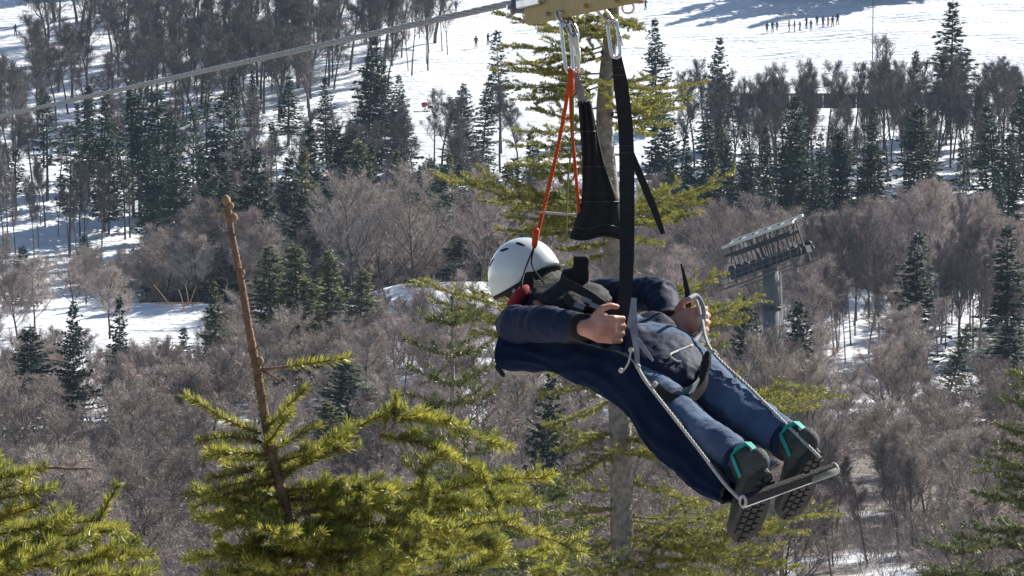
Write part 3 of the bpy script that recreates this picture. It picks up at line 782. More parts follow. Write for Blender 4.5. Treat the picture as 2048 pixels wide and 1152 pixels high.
# buds on the leader tip and along it
for (bx, by, s) in ((452, 400, .011), (462, 412, .008), (448, 428, .007), (468, 436, .010), (486, 545, .006), (520, 722, .010), (505, 730, .007)):
    MB().add(*ellipsoid(P(bx, by, DA - .008), RIGHT, AWAY, UP, s, s, s * 1.3, 8, 6)).build('bud', M['bark_pale'], A, True)
for k in range(34):       # stubs, scales and broken needle pegs on the leader
    t_ = rA.uniform(0, 3.9); j_ = int(t_); p_ = axA[j_] + (axA[j_ + 1] - axA[j_]) * (t_ - j_)
    an_ = rA.uniform(0, 6.28); o_ = nrm(RIGHT * math.cos(an_) + AWAY * math.sin(an_) + UP * rA.uniform(.2, .9))
    MB().add(*tube([p_ + o_ * .004, p_ + o_ * .011 + UP * .002, p_ + o_ * rA.uniform(.014, .024) + UP * .005], [.004, .003, .0012], 5)).build('stub', M['bark_shoot'], A)
# needles on the stem itself below the leader
seg = [(axA[i] + (axA[i + 1] - axA[i]) * k / 4, axA[i] + (axA[i + 1] - axA[i]) * (k + 1) / 4) for i in range(4, 7) for k in range(4)]
nd = MB().add(*needle_mesh([(b_, a_) for a_, b_ in seg], 2600, .028, .0030, rA)).mesh('needles', M['needles_near'], False, world_loc(A))
no = link('needles', nd, trA); no['kind'] = 'stuff'
def AB(x0, y0, x1, y1, dd=0.0, droop=0.03, nside=0, side=.3, d0=0.0, bare_to=0.0, cfg=NEAR, root=None, D=DA, bare_from=1.0, r=rA):
    return bough(root or A, P(x0, y0, D + d0), P(x1, y1, D + dd), r, cfg, droop, nside, side, bare_to, bare_from)
AB(524, 742, 698, 716, -.03, .02, bare_to=.26)
AB(526, 742, 560, 760, -.03, .02, bare_from=-1)
AB(524, 868, 372, 790, -.08, -.03); AB(520, 885, 396, 884, -.15, .06); AB(530, 862, 614, 776, -.1, .02)
AB(528, 900, 580, 828, -.2, .03); AB(540, 905, 640, 850, .1, .02); AB(545, 918, 440, 920, .15, .02)
AB(540, 915, 405, 915, .05, .04, 1, .25); AB(548, 940, 415, 960, -.12, .03, 1, .25); AB(552, 955, 408, 990, -.2, .03)
AB(556, 968, 385, 1018, -.12, .04, 1, .2); AB(566, 990, 440, 1040, .1, .03, 2, .3); AB(572, 1010, 430, 1075, -.2, .03, 2, .3)
AB(585, 1050, 440, 1120, -.1, .02, 2, .35); AB(600, 1080, 470, 1160, .1, .02, 2, .35)
# right hand limbs, long and well branched
AB(548, 925, 640, 900, -.1, .02, 1, .3); AB(556, 945, 720, 890, -.05, .02, 2, .3)
AB(560, 960, 805, 815, .12, .05, 3, .25); AB(790, 850, 792, 785, .1, .0, 0, .2, d0=.1); AB(770, 860, 772, 815, .08, 0, 0, .2, d0=.08)
AB(790, 840, 905, 850, .2, .05, 2, .3, d0=.12); AB(800, 835, 1000, 895, .3, .04, 4, .22, d0=.12)
AB(760, 870, 960, 950, .15, .05, 4, .25, d0=.1)
AB(572, 985, 800, 985, -.05, .06, 5, .3); AB(580, 1000, 880, 1060, -.1, .05, 6, .3); AB(590, 1030, 950, 1010, .2, .05, 7, .22)
AB(600, 1060, 850, 1120, -.2, .04, 6, .3); AB(600, 1070, 1000, 1080, .15, .04, 8, .2); AB(605, 1090, 760, 1170, -.15, .02, 4, .35)
AB(1010, 1050, 1160, 1108, -.15, .05, 2, .15, d0=-.1); AB(900, 1060, 1020, 1045, -.1, .03, 2, .25, d0=.1); AB(830, 1050, 1010, 1100, -.12, .02, 3, .25, d0=-.05)
AB(1002, 1045, 962, 935, .12, 0, 0, .2, d0=.12); AB(850, 1000, 846, 915, .05, 0, 1, .3, d0=.05); AB(850, 1030, 862, 960, .02, 0, 1, .3, d0=.02)
AB(640, 1010, 690, 960, .2, .02, 2, .3); AB(650, 1080, 700, 1020, .1, .02, 3, .35); AB(760, 1130, 840, 1080, -.1, .02, 3, .35, d0=-.1); AB(900, 1150, 1000, 1120, -.1, .02, 3, .3, d0=-.1)
AB(740, 1180, 800, 1120, .0, .02, 3, .4, d0=0); AB(1040, 1180, 1120, 1130, .0, .02, 3, .35, d0=.1)
AB(640, 1180, 720, 1128, -.2, .01, 0, .35, d0=-.2, bare_from=-1)
for k in range(24):      # shorter inner branches round the stem
    v = rA.uniform(950, 1200); x0 = np.interp(v, [980, 1110, 1300], [562, 596, 620]); ang = rA.uniform(0, 6.28)
    L = rA.uniform(90, 240)
    AB(x0, v, x0 + L * math.cos(ang), v - rA.uniform(-20, 50), math.sin(ang) * L / 750, .04, 3, .35)

for k in range(20):      # second layer of boughs filling the right side
    x0 = rA.uniform(600, 860); v0 = rA.uniform(1000, 1190); L = rA.uniform(120, 300)
    dz = rA.uniform(.15, .6)
    AB(x0, v0, x0 + L, v0 - rA.uniform(10, 70), dz + rA.uniform(-.1, .2), .04, 4, .3, d0=dz)
# --- C: branches in the lower left corner
rC = np.random.default_rng(102); DC = 8.2
axC = np.array([P(-150, 700, DC), P(-145, 900, DC), P(-140, 1100, DC), P(-130, 1400, DC), P(-120, 1900, DC)])
Cc, trC = near_tree('spruce_tree', 'near spruce reaching in at the lower left corner of the picture', axC, np.array([.01, .02, .03, .04, .06]), 'bark_shoot')
def CB(x0, y0, x1, y1, dd=0.0, droop=.03, nside=0, side=.3, d0=0.0, bare_to=0., bare_from=1.):
    return AB(x0, y0, x1, y1, dd, droop, nside, side, d0, bare_to, NEAR, Cc, DC, bare_from, rC)
CB(-140, 1010, 92, 932, 0, .03, 2, .2); CB(88, 934, 186, 937, 0, 0, 0, .1, bare_from=-1); CB(-140, 960, 20, 930, .1, .02, 2, .3); CB(-140, 1040, 70, 985, -.1, .03, 3, .3)
CB(-130, 1120, 205, 1040, .05, .03, 3, .25); CB(196, 1045, 236, 968, .04, 0, 0, .2, d0=.05); CB(-130, 1100, 80, 1010, -.1, .03, 3, .3)
CB(-130, 1150, 255, 1060, -.05, .05, 5, .25); CB(-130, 1180, 310, 1110, .05, .05, 6, .22); CB(-130, 1200, 160, 1090, -.15, .04, 5, .3)
CB(-130, 1240, 300, 1150, -.1, .04, 6, .25); CB(-130, 1230, 90, 1110, -.2, .03, 4, .35); CB(60, 1120, 110, 1050, 0, 0, 2, .3); CB(140, 1150, 250, 1080, .1, .03, 3, .35); CB(-100, 1100, 40, 1050, .2, .02, 4, .4)

# --- young dark spruces behind them
MID = dict(r0=.011, Lref=1.2, minl=.12, sub=.34, per_m=500, nl=.038, nw=.0080, bark='bark_spruce', mat='needles_mid', up=.25)
YNG = dict(r0=.009, Lref=1.0, minl=.12, sub=.40, per_m=560, nl=.036, nw=.0073, bark='bark_spruce', mat='needles_young', up=.2)
def auto_spruce(label, px, vtop, d, vbot, Rb, seed, cfg, gap=.16, nb=(4, 6), rise=.25, lean=0, taper=.8, leader=.25, name='spruce_tree'):
    r = np.random.default_rng(seed)
    top = P(px, vtop, d); bot = P(px + lean, vbot, d)
    H = np.linalg.norm(top - bot)
    ax = np.array([top, top + (bot - top) * .3, bot])
    rt = .007 + .012 * H
    root, tr = near_tree(name, label, ax, np.array([.006, rt * .45, rt]), 'bark_spruce')
    s = leader
    seg = [(top + (bot - top) * (k + 1) / 12 * leader / H * 1.2, top + (bot - top) * k / 12 * leader / H * 1.2) for k in range(12)]
    no = link('needles', MB().add(*needle_mesh(seg, cfg['per_m'] * .8, cfg['nl'], cfg['nw'], r)).mesh('needles', M[cfg['mat']], False, world_loc(root)), tr); no['kind'] = 'stuff'
    while s < H:
        t = s / H
        p = top + (bot - top) * t
        k = int(r.integers(*nb) + 1); a0 = r.random() * 6.28
        for i in range(k):
            az = a0 + i * 6.283 / k + r.normal(0, .25)
            L = Rb * (t ** taper) * r.uniform(.65, 1.15) + .10
            rs = rise * (1 - 1.3 * t) + r.normal(0, .08)
            q = p + np.array([math.cos(az), math.sin(az), rs]) * L
            bough(root, p, q, r, cfg, -.05, max(2, int(L / .16)), .38)
        s += gap * r.uniform(.7, 1.3)
    return root
auto_spruce('young spruce with thin leader left of the rider, in front of the snow patch', 905, 590, 24, 1250, .60, 301, YNG, .17, (3, 5), .35, leader=.2)
auto_spruce('dark young spruce low between the bare leader spruce and the pale trunk', 1075, 905, 19, 1400, .62, 302, YNG, .15, (4, 6), .2)
auto_spruce('dark young spruce behind the upright shoots of the leader spruce', 930, 870, 21, 1400, .70, 303, YNG, .15, (4, 6), .2)
auto_spruce('young spruce cut by the right edge of the picture, lower corner', 2085, 700, 25, 1350, .78, 304, YNG, .16, (5, 7), .3)
auto_spruce('small spruce tip poking up at the lower right corner', 1925, 1045, 27, 1400, .75, 305, YNG, .16, (4, 6), .3, leader=.22)

# --- D: the tall spruce with the pale trunk behind the rider
rD = np.random.default_rng(104); DD = 38.0
axD = np.array([P(1222, -420, DD), P(1224, -200, DD), P(1226, 0, DD), P(1215, 130, DD), P(1208, 260, DD), P(1222, 420, DD), P(1228, 600, DD), P(1240, 850, DD), P(1244, 1100, DD), P(1250, 1400, DD)])
Dt, trD = near_tree('spruce_tree', 'tall spruce with thick pale trunk rising behind the rider', axD, np.array([.02, .05, .075, .085, .095, .105, .115, .125, .13, .145]), 'bark_spruce')
def DB(x0, y0, x1, y1, dd=0., droop=.0, nside=7, side=.34, bare_to=0., bare_from=1.):
    return bough(Dt, P(x0, y0, DD), P(x1, y1, DD + dd), rD, MID, droop, nside, side, bare_to, bare_from)
for q in ((1225, 70, 985, 25, -.3), (1220, 90, 1000, 90, -.8), (1220, 100, 1010, 130, .3), (1225, 60, 1080, 60, -.9), (1225, 40, 1115, 30, .5), (1222, 110, 1060, 140, -.6),
          (1222, 60, 1180, 70, -1.1), (1228, 30, 1280, 60, -.4), (1225, 20, 1130, 90, -1.0),
          (1212, 150, 985, 140, .3), (1212, 160, 1010, 175, -.6), (1210, 170, 1040, 200, -.9), (1212, 150, 1120, 190, -1.0),
          (1210, 170, 1410, 165, .2), (1210, 190, 1385, 200, -.6), (1208, 200, 1330, 215, -1.0), (1210, 180, 1300, 150, .9), (1208, 230, 1345, 250, -.5), (1208, 240, 1300, 270, .6), (1208, 220, 1370, 215, .4),
          (1210, 240, 1060, 215, -.5), (1210, 250, 1030, 262, .4), (1210, 280, 1015, 290, -.4), (1212, 300, 1080, 310, -.9), (1212, 310, 1010, 330, .3), (1214, 330, 1060, 350, -.8),
          (1218, 400, 858, 340, -.3), (1220, 420, 925, 365, -.8), (1220, 430, 960, 400, .4), (1220, 430, 1010, 435, -.7), (1220, 440, 990, 460, .3), (1222, 450, 1050, 470, -.6), (1222, 430, 1090, 420, -1.),
          (1222, 430, 1470, 345, -.3), (1222, 440, 1440, 370, .4), (1222, 445, 1420, 400, -.7), (1224, 450, 1400, 425, -.2), (1224, 450, 1330, 440, -1.), (1224, 430, 1360, 360, .8), (1224, 470, 1320, 490, .3),
          (1226, 480, 1120, 500, -.6), (1226, 500, 1140, 530, .4),
          (1228, 650, 818, 560, .3), (1230, 670, 860, 600, -.4), (1230, 680, 900, 620, .7), (1230, 690, 940, 660, -.5), (1230, 640, 990, 590, .9),
          (1230, 640, 1450, 545, .3), (1230, 660, 1500, 605, -.2), (1230, 680, 1480, 640, .5), (1232, 690, 1530, 590, .6), (1232, 700, 1460, 690, -.3), (1232, 670, 1420, 600, -.6),
          (1234, 740, 1060, 740, .3), (1234, 760, 1080, 790, -.4), (1236, 790, 1100, 850, .4),
          (1236, 800, 1690, 790, .3), (1238, 820, 1600, 770, .7), (1238, 830, 1560, 830, -.3), (1238, 840, 1640, 815, -.1), (1238, 850, 1500, 790, .9),
          (1238, 860, 1110, 900, -.3), (1240, 880, 1090, 850, .5), (1240, 890, 1130, 960, -.6), (1240, 900, 1350, 920, .5), (1240, 880, 1330, 870, -.5), (1240, 900, 1300, 900, -1.), (1240, 950, 1380, 1000, .6),
          (1242, 980, 1060, 960, .4), (1242, 1000, 1080, 1030, -.4), (1242, 1020, 1100, 1080, .5),
          (1243, 1040, 1680, 1030, .2), (1243, 1060, 1620, 1060, -.5), (1243, 1070, 1560, 1100, .4), (1243, 1080, 1600, 1140, -.2), (1244, 1090, 1480, 1160, .5), (1244, 1080, 1420, 1080, -.9), (1244, 1060, 1400, 1040, .9),
          (1244, 1080, 1080, 1110, -.4), (1244, 1100, 1100, 1160, .5), (1244, 1110, 1180, 1170, -1.), (1244, 1110, 1330, 1170, -1.0), (1246, 1160, 1600, 1200, .2), (1246, 1180, 1050, 1220, .2), (1246, 1150, 1380, 1140, -.8)):
    DB(*q, droop=-.03, nside=10 if q[1] > 600 else 8, side=.38, bare_to=.15 if abs(q[2] - q[0]) > 120 else .05)
# dead grey sticks low on the trunk
for q in ((1262, 1020, 1300, 975, -.3), (1255, 1045, 1420, 1042, -.5), (1250, 1060, 1345, 1095, -.4), (1228, 1075, 1195, 1100, -.5), (1252, 850, 1275, 872, -.5), (1230, 1000, 1140, 1010, -.4), (1215, 420, 1260, 418, -.3), (1212, 250, 1240, 255, -.3)):
    DB(*q, nside=1, side=.3, bare_from=-1).data.materials[0] = M['dead_wood']
for k in range(26):      # branches above the picture
    v = rD.uniform(-400, -20); az = rD.uniform(0, 6.28); L = (.25 + (v + 420) / 400 * 1.0) * rD.uniform(.7, 1.2)
    a = P(1224, v, DD); bough(Dt, a, a + np.array([math.cos(az), math.sin(az), .05]) * L, rD, MID, -.03, 6, .35)

for k in range(46):      # dead stubs and knots all along the pale trunk
    t_ = rD.uniform(1.5, 8.6); j_ = int(t_); p_ = axD[j_] + (axD[j_ + 1] - axD[j_]) * (t_ - j_)
    r_ = np.interp(t_, range(10), [.02, .05, .075, .085, .095, .105, .115, .125, .13, .145]); an_ = rD.uniform(0, 6.28)
    o_ = np.array([math.cos(an_), math.sin(an_), rD.uniform(-.25, .2)]); L_ = rD.uniform(.03, .30) if k % 2 else .02
    MB().add(*tube([p_ + o_ * r_ * .8, p_ + o_ * (r_ + L_ * .5), p_ + o_ * (r_ + L_) - Z * L_ * .15], [.022 if L_ < .03 else .013, .018 if L_ < .03 else .010, .004], 6)).build('stub', M['dead_wood' if k % 3 else 'bark_far'], Dt, True)

# ------------------------------------------------------------------ far things: skiers, lift tower, shade band, poles
M['skier_a'] = mat('skier_a', (0.03, 0.035, 0.07), None, 3, .8)
M['skier_b'] = mat('skier_b', (0.10, 0.06, 0.05), None, 3, .8)
M['skier_c'] = mat('skier_c', (0.06, 0.10, 0.20), None, 3, .8)
M['skier_d'] = mat('skier_d', (0.30, 0.04, 0.04), None, 3, .8)
def skier_mesh(seed):
    r = np.random.default_rng(seed); mb = MB()
    q = lambda *p: np.array(p, float)
    st = r.uniform(.10, .2)
    for s in (-1, 1):
        mb.add(*tube([q(s * st, .02, .05), q(s * .11, -.06, .48), q(s * .09, .02, .92)], [.06, .075, .1], 8, round_end=True))
        mb.add(*tube([q(s * st, .12, .04), q(s * st, -.06, .05)], .055, 8, round_end=True))
        e = q(s * .30, -.12 + r.normal(0, .05), 1.08)
        mb.add(*tube([q(s * .19, 0, 1.40), e, q(s * .24, -.34 + r.normal(0, .08), 1.02 + r.normal(0, .08))], [.07, .055, .05], 8, round_end=True))
    mb.add(*tube([q(0, .03, .9), q(0, .02, 1.12), q(0, 0, 1.36), q(0, -.01, 1.46)], [.13, .13, .14, .08], 10, r2=[.17, .16, .2, .1], ref=[0, 1, 0], round_end=True))
    mb.add(*tube([q(0, -.01, 1.45), q(0, -.03, 1.60), q(0, -.035, 1.68)], [.07, .115, .11], 10, round_end=True))
    return remesh(mb, 'person', .035, 2)[0]
SK = [skier_mesh(k) for k in range(4)]
for me, k in zip(SK, 'abcd'):
    me.materials.clear(); me.materials.append(M['skier_' + k])
line_x = [(1534, 52), (1545, 52), (1554, 48), (1578, 50), (1589, 49), (1600, 48), (1613, 43), (1622, 46), (1634, 38), (1646, 42), (1656, 38), (1665, 40), (1675, 36)]
ordn = ['first', 'second', 'third', 'fourth', 'fifth', 'sixth', 'seventh', 'eighth', 'ninth', 'tenth', 'eleventh', 'twelfth', 'thirteenth']
def skier(px, vfoot, k, lab, grp, s=1.0):
    g = ground_hit(px, vfoot)
    o = link('person', SK[k], None, g); o.rotation_euler = (0, 0, rng.random() * 6.28); o.scale = (s, s, s)
    return tag(o, lab, 'person', grp)
for i, (px, v) in enumerate(line_x):
    skier(px, v + 14, [0, 2, 0, 1, 2, 0, 0, 2, 0, 2, 1, 0, 0][i], 'skier in dark clothes, %s from the left in the row on the snow' % ordn[i], 'row of skiers on the upper piste', .9 + .1 * math.sin(i * 2.3))
skier(31, 72, 0, 'lone skier in dark clothes at the upper left edge', None)
skier(912, 25, 2, 'distant skier standing just above the cable', None)
skier(952, 96, 1, 'distant skier on bright snow, left of two by the dark spruce', None)
skier(976, 90, 0, 'distant skier on bright snow, right of two by the dark spruce', None)
skier(1291, 20, 0, 'lone skier right of the yellow trolley on the shaded snow', None)

M['lift_grey'] = mat('lift_grey', (0.16, 0.18, 0.20), (0.12, 0.135, 0.15), 1.5, .75, bump=.2)
M['lift_dark'] = mat('lift_dark', (0.055, 0.06, 0.075), (0.035, 0.04, 0.05), 2, .6)
M['lift_pale'] = mat('lift_pale', (0.8, 0.82, 0.75), (0.7, 0.72, 0.65), 2, .45)
DL = 214.0
colx = P(1543, 560, DL)
lb = np.array([colx[0] + .25, colx[1], float(zt(colx[0] + .25, colx[1])) - .2])
LT = thing('chairlift_tower', 'grey steel chairlift tower with slanted white catwalk above the thicket', 'lift tower', lb)
ctop = P(1541, 535, DL); cmid = P(1543, 615, DL)
MB().add(*tube([lb, cmid - Z * .06], [.66, .53], 20)).build('column', M['lift_grey'], LT, True)
MB().add(*tube([cmid + Z * .06, ctop], [.52, .47], 20)).build('column', M['lift_grey'], LT, True)
MB().add(*tube([cmid - Z * .09, cmid + Z * .09], [.60, .60], 20)).build('flange', M['lift_dark'], LT, True)
fl = MB()
for k in range(16):
    a = k * math.pi / 8
    fl.add(*tube([cmid + np.array([math.cos(a) * .56, math.sin(a) * .56, -.14]), cmid + np.array([math.cos(a) * .56, math.sin(a) * .56, .14])], .035, 6))
fl.build('flange_bolts', M['lift_grey'], LT)['kind'] = 'stuff'
# ladder on the right of the column
for s in (-.18, .18):
    MB().add(*tube([np.array([lb[0] + .78, lb[1] - .1 + s, lb[2]]), ctop + np.array([.62, -.1 + s, -.3])], .03, 5)).build('ladder_rail', M['lift_pale'], LT)
for k in range(26):
    t = .3 + .7 * k / 26
    c = np.array([lb[0] + .78, lb[1] - .1, lb[2]]) * (1 - t) + (ctop + np.array([.62, -.1, -.3])) * t
    MB().add(*tube([c + np.array([0, -.18, 0]), c + np.array([0, .18, 0])], .018, 4)).build('ladder_rung', M['lift_pale'], LT)
# upper frame: two pale rails with cross bars, carried on dark posts
e0, e1 = P(1455, 489, DL + 1.6), P(1596, 437, DL - 1.6)
dirc = nrm(e1 - e0); acr = nrm(np.cross(dirc, Z)); acr = acr if acr[1] < 0 else -acr
for s, dz in ((-.55, .16), (.55, -.16)):
    MB().add(*obox((e0 + e1) / 2 + acr * s + Z * dz, dirc, acr, nrm(np.cross(dirc, acr)), np.linalg.norm(e1 - e0) / 2, .10, .085)).build('catwalk_rail', M['lift_pale'], LT)
rung = nrm(acr * 1.1 - Z * .32)
for k in range(11):
    c = e0 + (e1 - e0) * (k + .5) / 11
    MB().add(*obox(c, rung, dirc, nrm(np.cross(rung, dirc)), .45, .05, .04)).build('catwalk_bar', M['lift_grey' if k % 2 else 'lift_pale'], LT)
head = P(1541, 525, DL)
MB().add(*obox(head, dirc, acr, nrm(np.cross(dirc, acr)), 2.9, .30, .22)).build('crossarm', M['lift_dark'], LT)
for k in range(5):
    c = e0 + (e1 - e0) * (.3 + .4 * k / 4)
    MB().add(*tube([c - Z * .1, head + dirc * (k - 2) * .32 + Z * .2], .07, 5)).build('brace', M['lift_dark'], LT)
for k in range(16):
    c = e0 + (e1 - e0) * ((k + .5) / 16); q_ = head + dirc * (-2.7 + 5.4 * ((k + (1.3 if k % 2 else -.3)) / 16)) + acr * (.5 if k % 2 else -.4) + Z * .3
    MB().add(*tube([c - Z * .15, q_], .045, 5)).build('brace', M['lift_dark'], LT)
for s in (-.5, .5):
    MB().add(*obox((e0 + e1) / 2 - Z * .75 + acr * s, dirc, acr, nrm(np.cross(dirc, acr)), 2.5, .06, .09)).build('truss_chord', M['lift_dark'], LT)
for k in (0.06, .94):
    c = e0 + (e1 - e0) * k
    MB().add(*tube([c - Z * .1, c - Z * 1.3], .05, 5)).build('brace', M['lift_dark'], LT)
for side_ in (-1, 1):
    for k in range(10):
        c = head + dirc * (-2.55 + k * .56 + .1 * side_) + acr * side_ * .75 + Z * (.35 - .05 * k * (side_ > 0))
        w = MB().add(*tube([c - acr * .07, c + acr * .07], [.24, .24], 14)).build('sheave_wheel', M['lift_dark'], LT, True)
    b = head + acr * side_ * .75 + Z * .1
    MB().add(*obox(b, dirc, acr, nrm(np.cross(dirc, acr)), 2.8, .09, .11)).build('sheave_beam', M['lift_dark'], LT)
    for k in range(4):
        c = head + dirc * (-2.1 + k * 1.4) + acr * side_ * 1.05
        MB().add(*tube([c + Z * .1, c - Z * .75 + dirc * .3], .05, 5)).build('brace', M['lift_grey'], LT)
    MB().add(*obox(head + acr * side_ * 1.1 - Z * .75, dirc, acr, Z, 3.0, .22, .03)).build('work_platform', M['lift_grey'], LT)
for k in range(12):
    c = head + acr * 1.3 + dirc * (-2.9 + k * .53) - Z * .7
    MB().add(*tube([c, c + Z * .9], .025, 4)).build('guard_post', M['lift_grey'], LT)
for zz in (.2, .55, .9):
    c = head + acr * 1.3 - Z * .7 + Z * zz
    MB().add(*tube([c - dirc * 2.9, c + dirc * 2.93], .028, 4)).build('guard_rail', M['lift_grey'], LT)

# dark wall-like strip standing in for a band of shade at upper right
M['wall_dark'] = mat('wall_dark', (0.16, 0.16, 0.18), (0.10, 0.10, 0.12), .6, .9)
g0 = ground_hit(1470, 222); g1 = ground_hit(1950, 222)
yw = 424.0
wx0, wx1 = (P(1480, 200, 1)[0] / P(1480, 200, 1)[1] * yw, P(1945, 200, 1)[0] / P(1945, 200, 1)[1] * yw)
ztop = P(1700, 190, 1)[2] / P(1700, 190, 1)[1] * yw
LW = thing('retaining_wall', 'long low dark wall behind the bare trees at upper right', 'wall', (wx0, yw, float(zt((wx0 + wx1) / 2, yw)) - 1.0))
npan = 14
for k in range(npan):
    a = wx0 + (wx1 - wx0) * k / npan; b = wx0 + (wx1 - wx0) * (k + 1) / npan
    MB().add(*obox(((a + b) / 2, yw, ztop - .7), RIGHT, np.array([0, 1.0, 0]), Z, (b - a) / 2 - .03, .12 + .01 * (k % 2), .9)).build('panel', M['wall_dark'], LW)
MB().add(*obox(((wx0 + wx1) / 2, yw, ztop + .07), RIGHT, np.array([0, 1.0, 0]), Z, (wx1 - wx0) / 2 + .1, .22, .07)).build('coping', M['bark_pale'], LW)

# thin mast above the bare trees
gm = ground_hit(1745, 120)
mast = MB().add(*tube([gm - Z * .5, gm + Z * 13], [.07, .05], 8)).build('lamp_mast', M['lift_dark'], org=gm, smooth=True)
tag(mast, 'thin dark mast rising out of the bare trees to the top edge', 'mast')
# red machine by the piste and red netting
M['red_paint'] = mat('red_paint', (0.34, 0.06, 0.055), None, 2, .7)
gr = ground_hit(850, 222)
RB = thing('snow_gun', 'small red snow gun standing beside the piste', 'snow gun', gr)
MB().add(*tube([gr - Z * .3, gr + Z * 1.0], .09, 8)).build('stand', M['lift_dark'], RB, True)
MB().add(*tube([gr + np.array([-.6, -.2, 1.2]), gr + np.array([.1, 0, 1.35]), gr + np.array([.6, .2, 1.5])], [.52, .46, .36], 12)).build('barrel', M['red_paint'], RB, True)
MB().add(*obox(gr + np.array([1.1, .1, .8]), RIGHT, np.array([0, 1., 0]), Z, .55, .3, .3)).build('control_box', M['red_paint'], RB)
for s in (-1, 1):
    MB().add(*tube([gr + Z * .5, gr + np.array([s * .7, -.5 * s, 0])], .05, 6)).build('leg', M['lift_dark'], RB)
RB.scale = (.62, .62, .62)
# fallen pale trunk on the snow bank
gf = P(352, 607, 297.0); gf = np.array([gf[0], gf[1], max(gf[2], float(zt(gf[0], gf[1])) + .3)])
FT = thing('fallen_tree', 'pale orange fallen trunk with broken limbs on the snow bank', 'fallen tree', (gf[0], gf[1], float(zt(gf[0], gf[1]))))
MB().add(*tube(spline([gf + np.array([-1.7, 0, -.05]), gf + np.array([0, .1, 0]), gf + np.array([2.4, .1, .02])], 8), np.linspace(.09, .06, 8), 7)).build('trunk', M['bark_pale'], FT, True)
for (dx, dz, ex, ez) in ((-1.9, 1.6, -.3, -.5), (.5, -.1, 1.0, -.9), (.9, .0, .4, -.8), (1.3, 0, 1.9, -.8), (1.1, -.1, .8, 1.6), (1.2, 0, 1.7, 1.5), (.6, 0, .2, 1.2)):
    MB().add(*tube([gf + np.array([dx, 0, dz]), gf + np.array([(dx + ex) / 2, .1, (dz + ez) / 2 + .06]), gf + np.array([ex, .1, ez])], [.05, .04, .025], 5)).build('limb', M['bark_pale'], FT, True)

# ------------------------------------------------------------------ the zip line rider, lying prone, feet towards the camera
M['skin'] = mat('skin', (0.56, 0.31, 0.23), (0.40, 0.17, 0.12), 26, .5, bump=.15, bscale=200)
M['jacket'] = mat('jacket', (0.015, 0.026, 0.064), (0.008, 0.013, 0.036), 7, .7, spec=.15, bump=.12, bscale=60)
M['trousers'] = mat('trousers', (0.105, 0.150, 0.235), (0.055, 0.082, 0.145), 8, .85, spec=.15, bump=.15, bscale=90)
M['apron'] = mat('apron', (0.010, 0.018, 0.046), (0.005, 0.010, 0.028), 6, .95, spec=.05, bump=.3, bscale=120)
M['black_web'] = mat('black_web', (0.012, 0.013, 0.014), (0.02, 0.02, 0.022), 40, .8, bump=.3, bscale=300)
M['grey_web'] = mat('grey_web', (0.30, 0.31, 0.34), (0.2, 0.2, 0.23), 30, .8, bump=.3, bscale=250)
M['white_rope'] = mat('white_rope', (0.66, 0.64, 0.60), (0.5, 0.48, 0.44), 60, .8, bump=.6, bscale=350)
M['orange_rope'] = mat('orange_rope', (0.75, 0.10, 0.02), (0.55, 0.06, 0.015), 50, .7, bump=.6, bscale=300)
M['green_cord'] = mat('green_cord', (0.22, 0.26, 0.05), None, 30, .8)
M['steel'] = mat('steel', (0.62, 0.63, 0.65), (0.5, 0.5, 0.52), 20, .25, metal=1.0)
M['cable'] = mat('cable', (0.36, 0.37, 0.38), (0.25, 0.26, 0.27), 30, .45, bump=.8, bscale=180, metal=.6)
M['yellow'] = mat('yellow', (0.36, 0.26, 0.055), (0.28, 0.20, 0.045), 12, .5, bump=.2, bscale=60)
M['helmet'] = mat('helmet', (0.66, 0.72, 0.70), (0.58, 0.65, 0.65), 3, .22, spec=.6, coat=.6)
M['black_pad'] = mat('black_pad', (0.014, 0.014, 0.016), None, 20, .8, bump=.3)
M['hair'] = mat('hair', (0.02, 0.015, 0.012), None, 40, .6)
M['red_cloth'] = mat('red_cloth', (0.28, 0.018, 0.03), None, 20, .85)
M['shoe'] = mat('shoe', (0.10, 0.105, 0.10), (0.05, 0.053, 0.05), 25, .75, bump=.5, bscale=160)
M['sole'] = mat('sole', (0.055, 0.052, 0.048), (0.03, 0.03, 0.03), 18, .7, bump=.3)
M['teal'] = mat('teal', (0.03, 0.40, 0.32), (0.02, 0.3, 0.25), 20, .6)
M['foam'] = mat('foam', (0.20, 0.22, 0.20), (0.12, 0.14, 0.13), 20, .7)

pel, wai, che, nkb = P(1280, 702, 11.92), P(1205, 680, 12.05), P(1125, 645, 12.22), P(1090, 612, 12.32)
hd = P(1056, 560, 12.42)
shL, shR = P(1030, 652, 12.12), P(1198, 598, 12.40)
elL, elR = P(1098, 648, 11.87), P(1318, 586, 12.16)
wrL, wrR = P(1168, 656, 11.71), P(1340, 648, 11.99)
hpL, hpR = P(1252, 735, 11.80), P(1335, 695, 11.98)
knL, knR = P(1372, 848, 11.46), P(1452, 800, 11.62)
anL, anR = P(1496, 935, 11.12), P(1592, 893, 11.30)
PR = thing('person', 'person in white helmet and navy clothes hanging face down from the zip line', 'person', pel)

